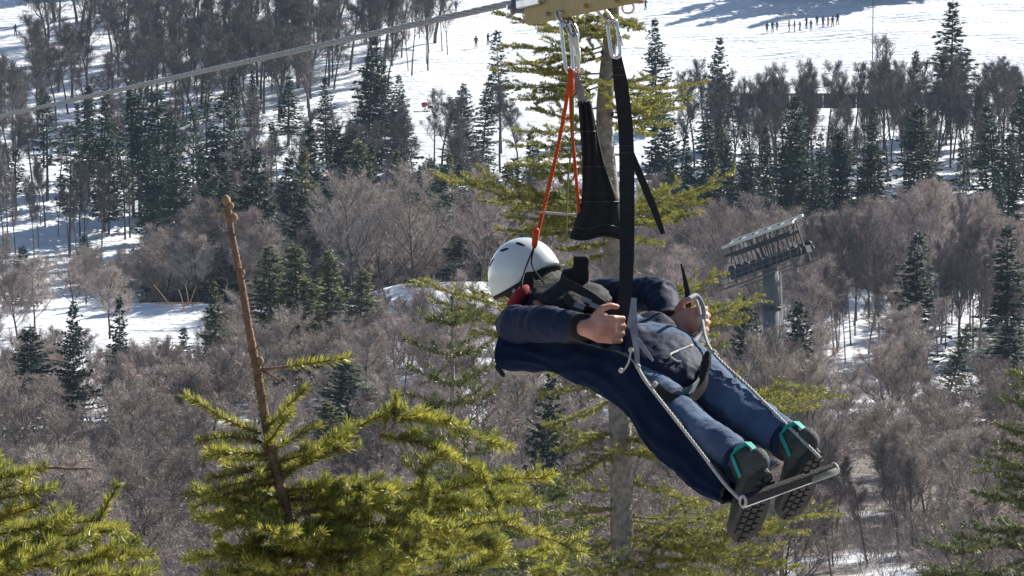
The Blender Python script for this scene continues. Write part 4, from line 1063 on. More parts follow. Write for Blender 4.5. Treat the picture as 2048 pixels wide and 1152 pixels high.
def wrinkle(amp, sc, seed=0.0):
    def f(co):
        out = np.empty(len(co))
        for i, c in enumerate(co):
            v = Vector(c) * sc + Vector((seed, 0, 0))
            out[i] = (abs(mnoise.noise(v)) - .2) * 1.2 + .6 * (abs(mnoise.noise(v * 2.3)) - .2)
        return -out * amp
    return f
def folds(amp, joints):
    """cloth creases that ring the limb near its joints, plus loose unevenness"""
    base = wrinkle(amp * 1.0, 6, 4.0); fine = wrinkle(amp * .75, 17, 1.0)
    def f(co):
        out = base(co) + fine(co)
        for j, ax, w in joints:
            d = co - j; s = d @ ax
            rad = np.linalg.norm(d, axis=1)
            ph = np.array([mnoise.noise(Vector(c) * 11) for c in co])
            out = out + amp * .75 * np.sin(s * 120 + ph * 7) * np.clip(.25 + 1.6 * np.roll(ph, 0), 0, 1) * np.exp(-(rad / w) ** 2)
        return out
    return f
def hand(mb, w, fwd, palm, s=1.0, curl=1.0):
    """palm, four bent fingers and a thumb on the upper side"""
    fwd = nrm(fwd); palm = nrm(palm - fwd * (palm @ fwd)); th = nrm(np.cross(fwd, palm)); th = th if th[2] > 0 else -th
    k = w + fwd * .085 * s
    mb.add(*tube([w - fwd * .012, w, w + fwd * .04 * s, k], [.024, .023, .017 * s, .014 * s], 12, r2=[.028, .030, .044 * s, .046 * s], ref=palm, round_end=True))
    for i, (off, ln) in enumerate(((.036, .95), (.0125, 1.05), (-.011, 1.0), (-.034, .82))):
        b = k + th * off * s
        a1, a2, a3 = .75 * curl, 1.75 * curl, 2.6 * curl
        p1 = b + (fwd * math.cos(a1) + palm * math.sin(a1)) * .042 * ln * s
        p2 = p1 + (fwd * math.cos(a2) + palm * math.sin(a2)) * .028 * ln * s
        p3 = p2 + (fwd * math.cos(a3) + palm * math.sin(a3)) * .02 * ln * s
        mb.add(*tube([b - fwd * .02, b, p1, p2, p3], np.array([.0095, .0106, .0096, .0090, .0075]) * s, 10, round_end=True))
        mb.add(*ellipsoid(b - palm * .004, fwd, th, palm, .010 * s, .0095 * s, .0105 * s, 10, 8))
    t0 = w + fwd * .028 * s + th * .036 * s + palm * .006
    t1 = t0 + nrm(fwd * .55 + th * .75 + palm * .15) * .036 * s
    t2 = t1 + nrm(fwd * .9 + th * .30 + palm * .35) * .03 * s
    t3 = t2 + nrm(fwd * .9 - th * .1 + palm * .5) * .02 * s
    mb.add(*tube([t0 - th * .018, t0, t1, t2, t3], np.array([.016, .0145, .0118, .0108, .009]) * s, 10, round_end=True))

# head frame: crown of the head points away, up and left, the face looks down the line
Uh = nrm(c2w(-.58, .70, .30)); Fh = c2w(-.55, -.62, .62); Fh = nrm(Fh - Uh * (Fh @ Uh)); Lh = nrm(np.cross(Uh, Fh))
body = MB()
body.add(*tube([pel + nrm(pel - wai) * .07, pel, wai, che, nkb], [.09, .11, .095, .105, .07], 16, r2=[.13, .15, .135, .165, .12], ref=Z, round_end=True))
body.add(*tube([nkb, (nkb + hd) / 2, hd], [.062, .056, .06], 12, round_end=True))
body.add(*ellipsoid(hd + Uh * .015, Fh, Lh, Uh, .098, .076, .115, 20, 14))
body.add(*ellipsoid(hd + Fh * .035 - Uh * .055, Fh, Lh, Uh, .062, .052, .062, 14, 10))
body.add(*tube([hd + Fh * .085 + Uh * .01, hd + Fh * .108 - Uh * .02, hd + Fh * .092 - Uh * .038], [.009, .014, .012], 8, round_end=True))
for s in (-1, 1):
    body.add(*ellipsoid(hd + Lh * s * .078 - Uh * .008, Fh, Lh, Uh, .02, .010, .032, 10, 8))
    body.add(*ellipsoid(hd + Fh * .083 + Lh * s * .018 - Uh * .068, Fh, Lh, Uh, .012, .020, .006, 8, 6))
for a, b, c in ((shL, elL, wrL), (shR, elR, wrR)):
    body.add(*tube(spline([che * .45 + a * .55, a, (a + b) / 2, b, (b + c) / 2, c], 12), np.linspace(.045, .025, 12), 12, round_end=True))
for a, b, c in ((hpL, knL, anL), (hpR, knR, anR)):
    body.add(*tube([a, b, (b + c) / 2, c], [.08, .055, .055, .036], 12, round_end=True))
hand(body, wrL + RIGHT * .004, RIGHT * .95 - AWAY * .05 - UP * .06, AWAY * 1.0 + RIGHT * .1, 1.08, .95)
hand(body, wrR, RIGHT * .75 + UP * .12 - AWAY * .35, AWAY * .8 + RIGHT * .5, 1.04, .95)
me, _ = remesh(body, 'body', .0050, 1)
finish(me, M['skin'], 'body', PR)
for s in (-1, 1):
    e = MB().add(*ellipsoid(hd + Fh * .082 + Lh * s * .032 + Uh * .008, Fh, Lh, Uh, .012, .014, .010, 10, 8)).build('eye', M['white_rope'], PR, True)
    MB().add(*ellipsoid(hd + Fh * .0915 + Lh * s * .032 + Uh * .008, Fh, Lh, Uh, .004, .006, .006, 8, 6)).build('iris', M['hair'], e, True)
MB().add(*ellipsoid(hd + Uh * .012 - Fh * .018, Fh, Lh, Uh, .096, .083, .112, 20, 14)).build('hair', M['hair'], PR, True)

bk0 = nrm(np.cross(wai - pel, shL - shR)); bk0 = bk0 if bk0[2] > 0 else -bk0
jk = MB()
jk.add(*tube([pel + nrm(wai - pel) * -.06, pel, wai, che, nkb + nrm(nkb - che) * -.01], [.105, .115, .095, .105, .075], 20, r2=[.145, .155, .14, .168, .12], ref=Z, round_end=True))
hem_ = pel + ((knL + knR) / 2 - pel) * .55
jk.add(*tube([pel, (pel + hem_) / 2 + bk0 * .01, hem_], [.118, .115, .108], 20, r2=[.165, .168, .165], ref=Z, round_end=True))
jk.add(*tube([nkb - nrm(nkb - che) * .04, nkb + nrm(nkb - che) * .04], [.085, .08], 14, round_end=True))
for a, b, c, w in ((shL, elL, wrL, .047), (shR, elR, wrR, .047)):
    jk.add(*tube(spline([che * .45 + a * .55, a, (a + b) / 2, b, (b + c) / 2, c - nrm(c - b) * .008], 12), np.interp(np.linspace(0, 1, 12), [0, .2, .4, .6, .8, 1], [.076, .074, .066, .062, .056, w]), 16, round_end=False))
bk = nrm(np.cross(wai - pel, shL - shR)); bk = bk if bk[2] > 0 else -bk
for h_ in (hpL, hpR):
    jk.add(*ellipsoid(pel * .45 + h_ * .55 + bk * .045, nrm(pel - wai), nrm(shL - shR), bk, .11, .085, .085, 16, 12))
me, _ = remesh(jk, 'jacket', .008, 6, folds(.008, [(elL, nrm(wrL - shL), .12), (elR, nrm(wrR - shR), .12), (shL, nrm(elL - shL), .10), (wai, nrm(che - pel), .16)]))
finish(me, M['jacket'], 'jacket', PR)
for a, b in ((elL, wrL), (elR, wrR)):
    d = nrm(b - a)
    MB().add(*tube([b - d * .030, b - d * .002], [.050, .046], 18)).build('cuff', M['black_pad'], PR, True)
tz = MB()
tz.add(*tube([pel + nrm(wai - pel) * .05, pel + nrm(pel - wai) * .10], [.12, .11], 18, r2=[.16, .15], ref=Z, round_end=True))
for a, b, c in ((hpL, knL, anL), (hpR, knR, anR)):
    e = c - nrm(c - b) * .035
    sl = spline([a + (a - b) * .12, a, (a + b) / 2, b, (b + e) / 2, e], 14)
    tz.add(*tube(sl, np.interp(np.linspace(0, 1, 14), [0, .2, .4, .6, .8, 1], [.085, .090, .083, .074, .072, .062]), 16))
me, _ = remesh(tz, 'trousers', .008, 5, folds(.008, [(knL, nrm(anL - hpL), .14), (knR, nrm(anR - hpR), .14), (hpL, nrm(knL - hpL), .13), (hpR, nrm(knR - hpR), .13), (anL, nrm(anL - knL), .10), (anR, nrm(anR - knR), .10)]))
finish(me, M['trousers'], 'trousers', PR)
for a, b, c in ((hpL, knL, anL), (hpR, knR, anR)):
    sl = spline([a, (a + b) / 2, b, (b + c) / 2, c - nrm(c - b) * .04], 40)
    rr_ = np.interp(np.linspace(0, 1, 40), [0, .25, .5, .75, 1], [.089, .083, .0745, .0725, .0635])
    T_, N_, B_ = frames(sl, ref=bk)
    MB().add(*tube(sl + (N_ * .55 + B_ * (-.83)) * rr_[:, None], .0022, 5)).build('side_seam', M['jacket'], PR)
    MB().add(*tube([c - nrm(c - b) * .055, c - nrm(c - b) * .033], [.066, .0665], 18)).build('trouser_hem', M['jacket'], PR, True)
# red neck gaiter, black hood behind the neck
gt = MB()
gt.add(*tube([nkb + Fh * .01, (nkb + hd) / 2 + Fh * .03, hd - Uh * .085 + Fh * .035], [.088, .076, .066], 16))
gt.add(*ellipsoid(P(1036, 598, 12.22), nrm(RIGHT * .6 + UP * .8), AWAY, nrm(UP * .6 - RIGHT * .8), .060, .05, .026, 16, 12))
gt.build('neck_gaiter', M['red_cloth'], PR, True)
hk = MB()
hk.add(*ellipsoid(nkb * .6 + hd * .4 - Fh * .03 + bk * .02, nrm(hd - nkb), nrm(shL - shR), bk, .075, .115, .055, 16, 10))
hk.add(*ellipsoid(nkb + bk * .035 - nrm(nkb - che) * .04, nrm(hd - nkb), nrm(shL - shR), bk, .10, .13, .05, 16, 10))
me, _ = remesh(hk, 'hood', .009, 3, wrinkle(.012, 14, 2.0))
finish(me, M['black_pad'], 'hood', PR)

# helmet
HC = hd + Uh * .022
G = []
for th in np.linspace(.02, 1, 15):
    row = []
    for ph in np.linspace(0, 2 * math.pi, 41):
        rim = math.radians(92 - 14 * math.cos(ph) + 12 * (1 - math.cos(ph)) * .5 + 8 * math.sin(ph) ** 2)
        a = th * rim
        flare = 1 + .03 * max(0, th - .85) / .15
        row.append(HC + (Fh * math.cos(ph) * 0.133 * flare + Lh * math.sin(ph) * .112 * flare) * math.sin(a) + Uh * .127 * math.cos(a))
    G.append(row)
G = np.array(G)
HM = MB().add(*sheet(G, .012)).add(*ellipsoid(HC + Uh * .1285, Fh, Lh, Uh, .012, .012, .004, 10, 6)).build('helmet', M['helmet'], PR, True)
MB().add(*tube(G[-1] - Uh * .001, .009, 8, cap=False)).build('rim_trim', M['black_pad'], HM, True)
MB().add(*tube(np.array([p * .995 + HC * .005 for p in G[-3]]), .0062, 6, cap=False)).build('edge_line', M['foam'], HM, True)
for s in (-1, 1):
    for (a, ph) in ((38, 35), (42, 80), (46, 125), (60, 155)):
        a_, p_ = math.radians(a), math.radians(ph) * s
        nn = Fh * math.cos(p_) * .133 * math.sin(a_) + Lh * math.sin(p_) * .112 * math.sin(a_) + Uh * .127 * math.cos(a_)
        o_ = nrm(nn); tg = nrm(np.cross(o_, Lh))
        MB().add(*ellipsoid(HC + nn * 1.035, tg, nrm(np.cross(o_, tg)), o_, .022, .0075, .004, 12, 6)).build('vent', M['black_pad'], HM, True)
for s in (-1, 1):
    ear = HC + Lh * s * .108 - Uh * .02 - Fh * .02
    MB().add(*ribbon([ear + Uh * .02, ear - Uh * .05 + Fh * .02, hd - Uh * .115 + Fh * .05 + Lh * s * .03], Fh, .016, .003, 14)).build('chin_strap', M['grey_web'], HM)
    MB().add(*ellipsoid(HC + Lh * s * .095 - Uh * .03, Fh, Lh, Uh, .05, .016, .045, 14, 10)).build('ear_pad', M['black_pad'], HM, True)

# shoes, soles towards the camera
def shoe(an, kn, tag_):
    n = nrm(nrm(an - kn) - UP * .35); dn = c2w(-.02, -1, .0)
    t = nrm(dn - n * (dn @ n)); sd = nrm(np.cross(n, t))
    ln = .282
    heel = an + n * .085 - t * .062
    ol = []
    for k in range(28):
        a = 2 * math.pi * k / 28
        u = .5 - .5 * math.cos(a)
        w = (.036 + .016 * math.sin(math.pi * min(1, u * .9) - .6) + .008 * u) * math.sqrt(max(0, 1 - abs(2 * u - 1) ** 4))
        ol.append((u * ln, w * (1 if a < math.pi else -1)))
    up = MB()
    prof = [(.0, .090, .030), (.03, .098, .040), (.075, .100, .043), (.12, .085, .044), (.17, .062, .048), (.21, .048, .048), (.255, .036, .040), (.277, .022, .022)]
    pts = np.array([heel + t * (u - .002) - n * (hh / 2) for u, hh, w in prof])
    up.add(*tube(pts, [hh / 2 for _, hh, _ in prof], 16, r2=[w for _, _, w in prof], ref=n, round_end=True))
    up.add(*tube([an + n * .05, an - n * .045], [.060, .056], 16, r2=[.047, .047], ref=t))
    me, _ = remesh(up, 'shoe', .007, 3)
    o = finish(me, M['shoe'], 'shoe', PR)
    so = MB()
    V = [heel + t * u + sd * w * 1.06 + n * h for h in (-.006, .020) for u, w in ol]
    so.add(V, [tuple(range(27, -1, -1)), tuple(range(28, 56))] + [(k, (k + 1) % 28, 28 + (k + 1) % 28, 28 + k) for k in range(28)])
    so.build('sole', M['sole'], o)
    for u in np.arange(.018, .268, .0245):
        for q in (-.026, -.001, .024):
            wv = np.interp(u, [0, .03, .1, .2, .25, .282], [.02, .038, .04, .052, .045, .015])
            if abs(q) < wv - .010:
                MB().add(*obox(heel + t * (u + .006 * math.cos(q * 90)) + sd * q + n * .0232, nrm(t + sd * q * 9), nrm(sd - t * q * 9), n, .0085, .0098, .0042)).build('lug', M['sole'], o)
    # teal collar trim, heel pull tab and side stripe
    ring = [an - n * .043 + (t * math.cos(a) * .060 + sd * math.sin(a) * .051) for a in np.linspace(2.0, 2 * math.pi - 2.0, 16)]
    MB().add(*ribbon(ring, n, .015, .005, 20)).build('collar_trim', M['teal'], o)
    MB().add(*ribbon([an - n * .050 - t * .062, an - n * .01 - t * .069, an + n * .030 - t * .069, an + n * .066 - t * .067], sd, [.026, .020, .016, .012], .005, 14)).build('heel_tab', M['teal'], o)
    for s in (1, -1):
        MB().add(*ribbon([an - n * .045 + sd * s * .050 - t * .02, an - n * .0 + sd * s * .052 - t * .012, an + n * .045 + sd * s * .050 + t * .004], t, .013, .004, 12)).build('side_stripe', M['teal'], o)
    return heel, t, n, sd
HL = shoe(anL, knL, 'left'); HR = shoe(anR, knR, 'right')

# ------------------------------------------------------------------ harness, straps, ropes, foot bar
HN = thing('zipline_harness', 'black straps, navy apron, ropes and foot bar carrying the rider', 'harness', P(1250, 700, 11.9))
ST = [((1006, 655, 12.13), (1016, 738, 12.10), (1190, 670, 12.40)),
      ((1080, 678, 11.96), (1106, 746, 12.02), (1240, 700, 12.30)),
      ((1172, 690, 11.79), (1192, 784, 11.86), (1300, 725, 12.18)),
      ((1258, 720, 11.60), (1258, 832, 11.68), (1370, 760, 12.02)),
      ((1320, 800, 11.44), (1300, 896, 11.56), (1425, 830, 11.80)),
      ((1390, 890, 11.25), (1372, 962, 11.36), (1490, 875, 11.62)),
      ((1456, 962, 11.08), (1450, 1010, 11.14), (1560, 930, 11.40))]
Lr, Br, Rr = (spline([P(*s[k]) for s in ST], 46) for k in range(3))
G = []
for i in range(46):
    c = 2 * Br[i] - .5 * (Lr[i] + Rr[i])
    row = []
    for u in np.linspace(0, 1, 60):
        p = (1 - u) ** 2 * Lr[i] + 2 * u * (1 - u) * c + u * u * Rr[i]
        v = Vector(p) * 7
        p = p - nrm(p - .5 * (Lr[i] + Rr[i])) * .011 * abs(math.sin(u * 21 + i * .07 + 2.5 * mnoise.noise(v * .6))) * min(1, i / 6)
        p = p + bk * .010 * (abs(mnoise.noise(v * 2.6 + Vector((9, 2, 4)))) - .2) - AWAY * .010 * (abs(mnoise.noise(v * 3.4)) - .2)
        row.append(p + UP * .012 * mnoise.noise(v) - AWAY * .014 * mnoise.noise(v * 1.7 + Vector((3, 1, 0))))
    G.append(row)
AP = MB().add(*sheet(G, .005)).build('apron', M['apron'], HN, True)
MB().add(*tube(np.array([g[0] for g in G]), .0045, 6)).build('hem', M['black_web'], AP, True)
MB().add(*tube(np.array(G[-1]), .0045, 6)).build('hem', M['black_web'], AP, True)
# toggle on a short cord at the apron's front corner
MB().add(*tube(spline([P(1012, 712, 12.12), P(1010, 728, 12.11), P(998, 736, 12.10)], 10), .0025, 6)).build('toggle_cord', M['black_web'], HN, True)
MB().add(*tube([P(994, 734, 12.1), P(1006, 750, 12.09)], [.009, .008], 10, round_end=True)).build('toggle', M['black_web'], HN, True)
# padded back plate and chest attachment block
sp_ = nrm(che - pel); ac = nrm(shL - shR)
pd = MB()
pd.add(*ellipsoid(che * .75 + wai * .25 + bk * .118, sp_, ac, bk, .17, .13, .035, 18, 10))
pd.add(*obox(P(1163, 536, 12.15), RIGHT, AWAY, UP, .026, .022, .042))
pd.add(*ellipsoid(P(1140, 556, 12.16), RIGHT, AWAY, UP, .035, .03, .04, 12, 8))
me, _ = remesh(pd, 'back_pad', .009, 3, wrinkle(.010, 14, 7.0))
finish(me, M['black_pad'], 'back_pad', HN)
for (a, b, c) in (((1120, 560, 12.02), (1180, 592, 11.93), (1245, 640, 11.80)), ((1130, 590, 11.97), (1165, 640, 11.88), (1180, 720, 11.86))):
    MB().add(*ribbon([P(*a), P(*b), P(*c)], UP + RIGHT * .4, .03, .004, 16)).build('shoulder_strap', M['black_web'], HN)
for (x, y, d) in ((1172, 600, 11.9), (1190, 612, 11.88), (1158, 612, 11.9)):  # small grey blocks standing in for sunlit folds of the jacket
    MB().add(*obox(P(x, y, d), nrm(RIGHT + UP * -.4), AWAY, nrm(UP + RIGHT * .4), .018, .005, .008)).build('buckle', M['grey_web'], HN)
# main hip strap (near) and thin strap (far)
MB().add(*ribbon([P(1233, 112, 12.05), P(1243, 180, 12.04), P(1252, 270, 12.01), P(1254, 400, 11.95), P(1253, 540, 11.84), P(1246, 620, 11.78), P(1232, 690, 11.75)], RIGHT, [.034, .050, .050, .052, .050, .046, .046, .040], .006, 40)).build('hip_strap', M['black_web'], HN)
MB().add(*ribbon([P(1254, 285, 12.03), P(1284, 360, 12.05), P(1308, 418, 12.06), P(1326, 468, 12.06)], RIGHT + UP * .3, [.02, .026, .024, .016], .005, 30)).build('strap_tail', M['black_web'], HN)
MB().add(*ribbon([P(1362, 528, 12.0), P(1370, 560, 12.0), P(1376, 600, 12.0), P(1376, 650, 12.01), P(1366, 700, 11.98)], RIGHT + UP * .3, [.006, .014, .02, .02, .02], .005, 24)).build('hip_strap', M['black_web'], HN)
# wide black sling that spreads over the chest attachment
rows = [(203, 1156, 1181), (240, 1160, 1189), (290, 1164, 1199), (330, 1165, 1209), (370, 1165, 1224), (405, 1163, 1240), (440, 1152, 1243), (474, 1141, 1243)]
vv = np.linspace(203, 474, 28)
G = []
for v in vv:
    xl = np.interp(v, [r[0] for r in rows], [r[1] for r in rows]); xr = np.interp(v, [r[0] for r in rows], [r[2] for r in rows])
    G.append([P(xl + (xr - xl) * u, v + 4 * math.sin(u * 7) * (v > 440), 12.14 - .03 * math.sin(math.pi * u) * (v - 200) / 270 + .006 * math.sin(u * 19 + v / 30)) for u in np.linspace(0, 1, 15)])
MB().add(*sheet(G, .006)).build('chest_sling', M['black_web'], HN, True)
MB().add(*ribbon([P(1152, 146, 12.13), P(1157, 175, 12.13), P(1166, 206, 12.14)], RIGHT, [.014, .024, .026], .008, 10)).build('sling_sleeve', M['grey_web'], HN)
for q in (.25, .5, .75, .93):
    i_ = int(q * 27); row = np.array(G[i_]) - AWAY * .006
    MB().add(*tube(row, .0022, 5)).build('stitch_row', M['lift_dark'], HN)
MB().add(*tube(np.array(G[-1]) - AWAY * .002, .006, 6)).build('sling_hem', M['black_web'], HN, True)
for v_ in (135, 150, 292, 306, 560, 575):
    x_ = np.interp(v_, [112, 180, 270, 400, 540], [1233, 1243, 1252, 1254, 1253]); d_ = np.interp(v_, [112, 270, 400, 540], [12.05, 12.01, 11.95, 11.84]) - .005
    MB().add(*tube([P(x_ - 11, v_, d_), P(x_ + 11, v_, d_)], .0016, 5)).build('stitch_row', M['lift_dark'], HN)
# orange ropes (doubled) with spreader rod and cord
def rope(name, ctrl, rad, mk, n=40, twist=0.0, parent=None):
    pts = spline([P(*c) for c in ctrl], n * (5 if twist else 1))
    if not twist:
        return MB().add(*tube(pts, rad, 8)).build(name, M[mk], parent or HN, True)
    T, N_, B_ = frames(pts); mb = MB()
    for k in range(2):
        n = len(pts); a = np.arange(n) * twist + k * math.pi
        mb.add(*tube(pts + (N_ * np.cos(a)[:, None] + B_ * np.sin(a)[:, None]) * rad * .42, rad * .66, 7))
    return mb.build(name, M[mk], parent or HN, True)
rope('sling_rope', ((1139, 150, 12.12), (1130, 220, 12.14), (1108, 330, 12.17), (1084, 430, 12.20), (1068, 496, 12.22)), .0074, 'orange_rope', 44, .9)
rope('sling_rope', ((1142, 150, 12.11), (1142, 230, 12.12), (1150, 330, 12.13), (1155, 385, 12.14), (1159, 425, 12.14)), .0064, 'orange_rope', 34, .9)
MB().add(*tube([P(1072, 462, 12.19), P(1069, 490, 12.21)], [.013, .010], 10, round_end=True)).build('rope_knot', M['orange_rope'], HN, True)
MB().add(*tube([P(1142, 142, 12.1), P(1141, 185, 12.11)], [.010, .014], 10, round_end=True)).build('rope_knot', M['orange_rope'], HN, True)
rope('thin_cord', ((1145, 160, 12.11), (1146, 260, 12.12), (1136, 360, 12.14), (1132, 478, 12.16)), .0032, 'green_cord', 24)
rope('spreader_rod', ((1083, 424, 12.19), (1120, 428, 12.16), (1154, 430, 12.14)), .0045, 'white_rope', 6)
rope('helmet_tether', ((1068, 494, 12.2), (1050, 540, 12.18), (1042, 575, 12.12)), .003, 'black_web', 12)
rope('helmet_tether', ((1068, 494, 12.2), (1064, 530, 12.18), (1088, 566, 12.12)), .003, 'black_web', 12)
# thin black webbing from the sling rope down to the shoulders
# grey side webbing, white ropes to the foot bar
MB().add(*ribbon([P(1268, 596, 11.610), P(1266, 640, 11.580), P(1272, 690, 11.550), P(1276, 735, 11.520)], RIGHT, [.018, .028, .02, .014], .004, 18)).build('side_webbing', M['grey_web'], HN)
MB().add(*ribbon([P(1266, 612, 11.610), P(1262, 640, 11.600), P(1258, 655, 11.600)], RIGHT, [.014, .022, .02], .004, 12)).build('side_webbing', M['grey_web'], HN)
MB().add(*ribbon([P(1274, 678, 11.540), P(1290, 700, 11.510), P(1306, 722, 11.490)], RIGHT + UP, [.016, .016, .008], .004, 10)).build('side_webbing', M['grey_web'], HN)
rope('foot_rope', ((1272, 728, 11.530), (1290, 760, 11.470), (1330, 812, 11.330), (1400, 902, 11.160), (1450, 968, 11.060), (1484, 1002, 10.980)), .0058, 'white_rope', 44, 1.0)
rope('foot_rope', ((1392, 600, 11.960), (1404, 640, 11.920), (1424, 702, 11.740), (1500, 776, 11.520), (1560, 836, 11.340), (1640, 915, 11.140)), .0058, 'white_rope', 44, 1.0)
rope('grip_loop', ((1376, 598, 11.870), (1394, 592, 11.940), (1408, 622, 11.930), (1400, 665, 11.930), (1384, 690, 11.850)), .008, 'grey_web', 24)
rope('loose_loop', ((1385, 690, 11.750), (1360, 700, 11.700), (1340, 710, 11.630), (1352, 722, 11.640), (1362, 724, 11.640)), .004, 'white_rope', 20)
rope('hip_cord', ((1262, 698, 11.530), (1258, 722, 11.520), (1248, 740, 11.530), (1240, 742, 11.530)), .0032, 'white_rope', 14)
for (x, y, d) in ((1262, 700, 11.525), (1242, 741, 11.525), (1310, 768, 11.430), (1276, 733, 11.515), (1428, 704, 11.730)):
    MB().add(*ellipsoid(P(x, y, d), RIGHT, AWAY, UP, .009, .009, .009, 10, 8)).build('rope_knot', M['white_rope'], HN, True)
# thigh loop: pale strap under the seat and dark ring with snap hook at right
MB().add(*ribbon([P(1310, 770, 11.470), P(1340, 782, 11.490), P(1375, 782, 11.560), P(1396, 765, 11.620), P(1402, 735, 11.680)], UP, [.02, .026, .026, .024, .03], .004, 24)).build('thigh_strap', M['grey_web'], HN)
MB().add(*ribbon([P(1312, 775, 11.440), P(1340, 795, 11.450), P(1385, 795, 11.520), P(1412, 760, 11.580), P(1414, 712, 11.640)], UP, .03, .005, 24)).build('thigh_strap', M['black_web'], HN)
MB().add(*tube([P(1404, 752, 11.560), P(1412, 728, 11.580), P(1416, 708, 11.590)], [.012, .018, .012], 10, round_end=True)).build('snap_hook', M['black_pad'], HN, True)
# foot bar
b0, b1 = P(1486, 1003, 10.97), P(1668, 938, 11.17)
bd = nrm(b1 - b0); bn = nrm(HL[2] - bd * (HL[2] @ bd)); bu = nrm(np.cross(bd, bn))
FB = MB().add(*obox((b0 + b1) / 2, bd, bn, bu, np.linalg.norm(b1 - b0) / 2, .011, .021)).build('foot_bar', M['black_pad'], HN)
md = FB.modifiers.new('bevel', 'BEVEL'); md.width = .005; md.segments = 2
MB().add(*tube([b0 - bu * .0 - UP * .018, b1 - UP * .018], .0035, 8)).build('bar_edge', M['steel'], FB, True)  # thin bright strip put in for the lit edge of the dark bar
MB().add(*tube([b1 - bd * .10, b1 + bd * .008], [.019, .019], 12)).build('bar_sleeve', M['foam'], FB, True)
for b_ in (b0, b1):
    MB().add(*tube(np.array([b_ + bn * math.cos(a) * .014 + bu * math.sin(a) * .019 for a in np.linspace(0, 6.283, 17)]), .005, 6, cap=False)).build('rope_ring', M['white_rope'], FB, True)

# ------------------------------------------------------------------ cable, trolley, carabiners
ca, cb = P(1150, -22, 12.1), P(0, 232, 24.0)
cd = nrm(cb - ca)
cpt = np.array([ca + cd * s for s in np.linspace(-22, 46, 60)])
cbl = MB()
T_, N_, B_ = frames(np.array([ca + cd * s for s in np.linspace(-16, 30, 900)]))
cl = np.array([ca + cd * s for s in np.linspace(-16, 30, 900)])
for k in range(6):
    a = np.arange(900) * .42 + k * math.pi / 3
    cbl.add(*tube(cl + (N_ * np.cos(a)[:, None] + B_ * np.sin(a)[:, None]) * .0085, .0050, 5, cap=False))
cbl.add(*tube(cpt, .0085, 8))
co = cbl.build('zipline_cable', M['cable'], org=ca, smooth=True)
tag(co, 'grey steel zip line cable running down to the left', 'cable')

ct = ca - cd * .02
dn_ = nrm(-Z + cd * (Z @ cd)); pn = nrm(np.cross(cd, dn_))          # plate frame: along, down, across
pn = pn if pn[1] < 0 else -pn
TR = thing('zipline_trolley', 'mustard yellow trolley plate riding the cable above the rider', 'trolley', ct)
def TP(px, py, off=0.0):
    """point of the plate plane seen at a photo pixel"""
    r_ = P(px, py, 1.0); o_ = ca + pn * off
    return r_ * ((o_ @ pn) / (r_ @ pn))
def plate(name, poly, th, mk, off=0.0, parent=None):
    poly = [TP(*p, off) for p in poly]; n = len(poly)
    V = [p + pn * th / 2 for p in poly] + [p - pn * th / 2 for p in poly]
    F = [tuple(range(n)), tuple(range(2 * n - 1, n - 1, -1))] + [(k, n + k, n + (k + 1) % n, (k + 1) % n) for k in range(n)]
    o = MB().add(V, F).build(name, M[mk], parent or TR)
    md = o.modifiers.new('bevel', 'BEVEL'); md.width = .004; md.segments = 2
    return o
for s in (-1, 1):
    plate('side_plate', [(1051, 46), (1058, 51), (1272, 6), (1284, -2), (1284, -70), (1250, -86), (1060, -44), (1048, -30)], .008, 'yellow', s * .036)
cc = TP(1036, 10, 0)
for px in (1038, 1110, 1190, 1262):
    c = TP(px, -22 - (px - 1150) * .221 + 12, 0)
    MB().add(*tube([c - pn * .026, c - pn * .012, c + pn * .012, c + pn * .026], [.030, .022, .022, .030], 20)).build('wheel', M['lift_grey'], TR, True)
    MB().add(*tube([c - pn * .046, c + pn * .046], [.011, .011], 6)).build('axle_bolt', M['steel'], TR)
plate('end_bracket', [(1035, 1), (1080, -8), (1080, 9), (1036, 18)], .016, 'steel', .05)
BP = []
for (px, py) in ((1120, 28), (1196, 12), (1258, 2)):
    b_ = TP(px, py, 0); BP.append(b_)
    MB().add(*tube([b_ - pn * .05, b_ + pn * .05], [.008, .008], 8)).build('shackle_pin', M['bark_pale'], TR, True)
def loop(pts, rad, n=40):
    c = np.array(pts + [pts[0], pts[1], pts[2]]); s_ = spline(c, n + 12)
    return s_
def carabiner(label, top, bot, w, side, gate):
    ax = nrm(bot - top); L = np.linalg.norm(bot - top); sd_ = nrm(side - ax * (side @ ax))
    pr = [(0, 0), (.03, .42), (.12, .5), (.5, .5), (.88, .42), (.97, .25), (1, 0), (.97, -.25), (.88, -.42), (.5, -.45), (.12, -.4), (.03, -.25)]
    pts = [top + ax * L * u + sd_ * w * v for u, v in pr]
    c = thing('carabiner', label, 'carabiner', top, 'steel carabiners')
    cl_ = [pts[(k) % 12] for k in range(13)]
    MB().add(*tube(spline(cl_, 50), .0065, 8, cap=False)).build('frame', M['steel'], c, True)
    MB().add(*tube([pts[3] + sd_ * .004 - ax * L * .15, pts[3] + sd_ * .004 + ax * L * .2], .0085, 10)).build('gate', M['lift_pale'] if gate else M['steel'], c, True)
    return c
carabiner('steel carabiner holding the orange ropes under the trolley plate', P(1128, 40, 12.10), P(1140, 146, 12.11), .034, RIGHT + AWAY * .5, 1)
carabiner('bright long steel carabiner holding the wide black sling', P(1150, 68, 12.09), P(1155, 144, 12.12), .035, RIGHT * .3 - AWAY, 1)
carabiner('open steel carabiner at the top of the main black strap', P(1222, 40, 12.04), P(1233, 116, 12.04), .036, RIGHT + AWAY * .2, 0)
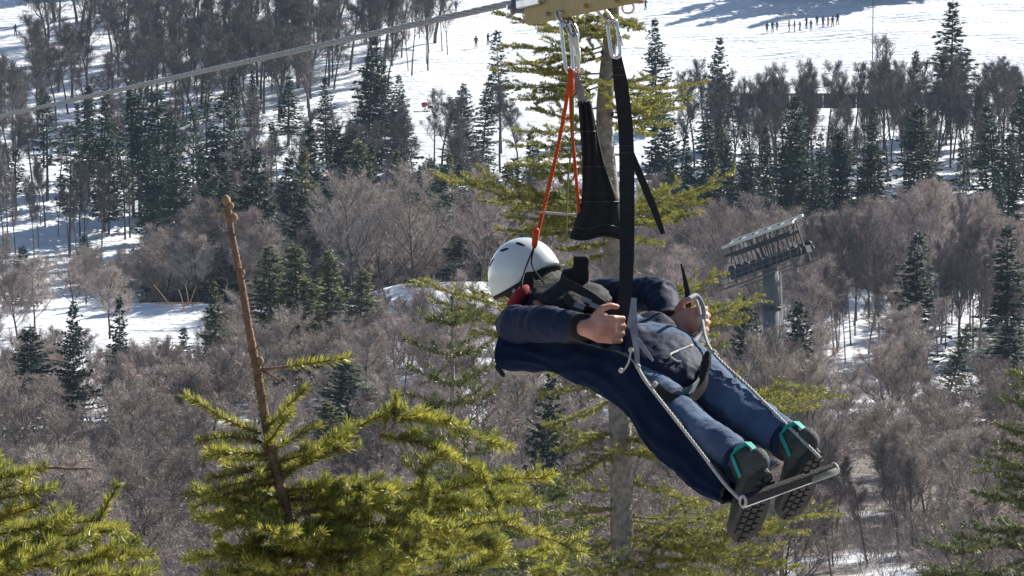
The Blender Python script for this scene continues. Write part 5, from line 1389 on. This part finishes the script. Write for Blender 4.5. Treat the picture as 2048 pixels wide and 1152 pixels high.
for (a, b) in (((1120, 28, 12.12), (1130, 44, 12.10)), ((1135, 38, 12.12), (1150, 72, 12.09)), ((1196, 12, 12.07), (1222, 46, 12.04))):
    m_ = (P(*a) + P(*b)) / 2; ax = nrm(P(*b) - P(*a)); L = np.linalg.norm(P(*b) - P(*a)) / 2
    MB().add(*tube(np.array([m_ + ax * (L + .012) * math.cos(q) + RIGHT * .016 * math.sin(q) for q in np.linspace(0, 6.283, 21)]), .0055, 7, cap=False)).build('shackle', M['steel'], TR, True)
MB().add(*tube(np.array([P(1256, 8, 12.0) + RIGHT * .020 * math.cos(q) + UP * .020 * math.sin(q) - UP * .012 for q in np.linspace(0, 6.283, 21)]), .004, 7, cap=False)).build('ring', M['steel'], TR, True)

# ------------------------------------------------------------------ thin winter haze
M['haze'] = bpy.data.materials.new('haze'); M['haze'].use_nodes = True
hn = M['haze'].node_tree
for n in list(hn.nodes):
    if n.type != 'OUTPUT_MATERIAL':
        hn.nodes.remove(n)
pv = hn.nodes.new('ShaderNodeVolumePrincipled')
pv.inputs['Color'].default_value = (0.55, 0.74, 1.0, 1); pv.inputs['Density'].default_value = 0.00011; pv.inputs['Anisotropy'].default_value = 0.0
hn.links.new(pv.outputs[0], [n for n in hn.nodes if n.type == 'OUTPUT_MATERIAL'][0].inputs['Volume'])
hx = MB().add(*obox((0, 2750, 245), RIGHT, np.array([0, 1., 0]), Z, 3950, 3200, 290)).build('haze', M['haze'])
hx['kind'] = 'stuff'; hx['label'] = 'thin bluish winter haze over the valley'; hx['category'] = 'haze'

# ------------------------------------------------------------------ trees that would share a label are told apart by their order from the left
by_label = {}
for o in bpy.data.objects:
    if o.parent is None and o.get('category') in ('tree', 'spruce'):
        by_label.setdefault(o['label'], []).append(o)
ORD = ['first', 'second', 'third', 'fourth', 'fifth', 'sixth', 'seventh', 'eighth']
for lab, obs in by_label.items():
    if 1 < len(obs) <= 8:
        obs.sort(key=lambda o: o.location.x / o.location.y)
        for k, o in enumerate(obs):
            new = '%s, %s from left' % (lab, ORD[k])
            if len(new.split()) <= 16:
                o['label'] = new
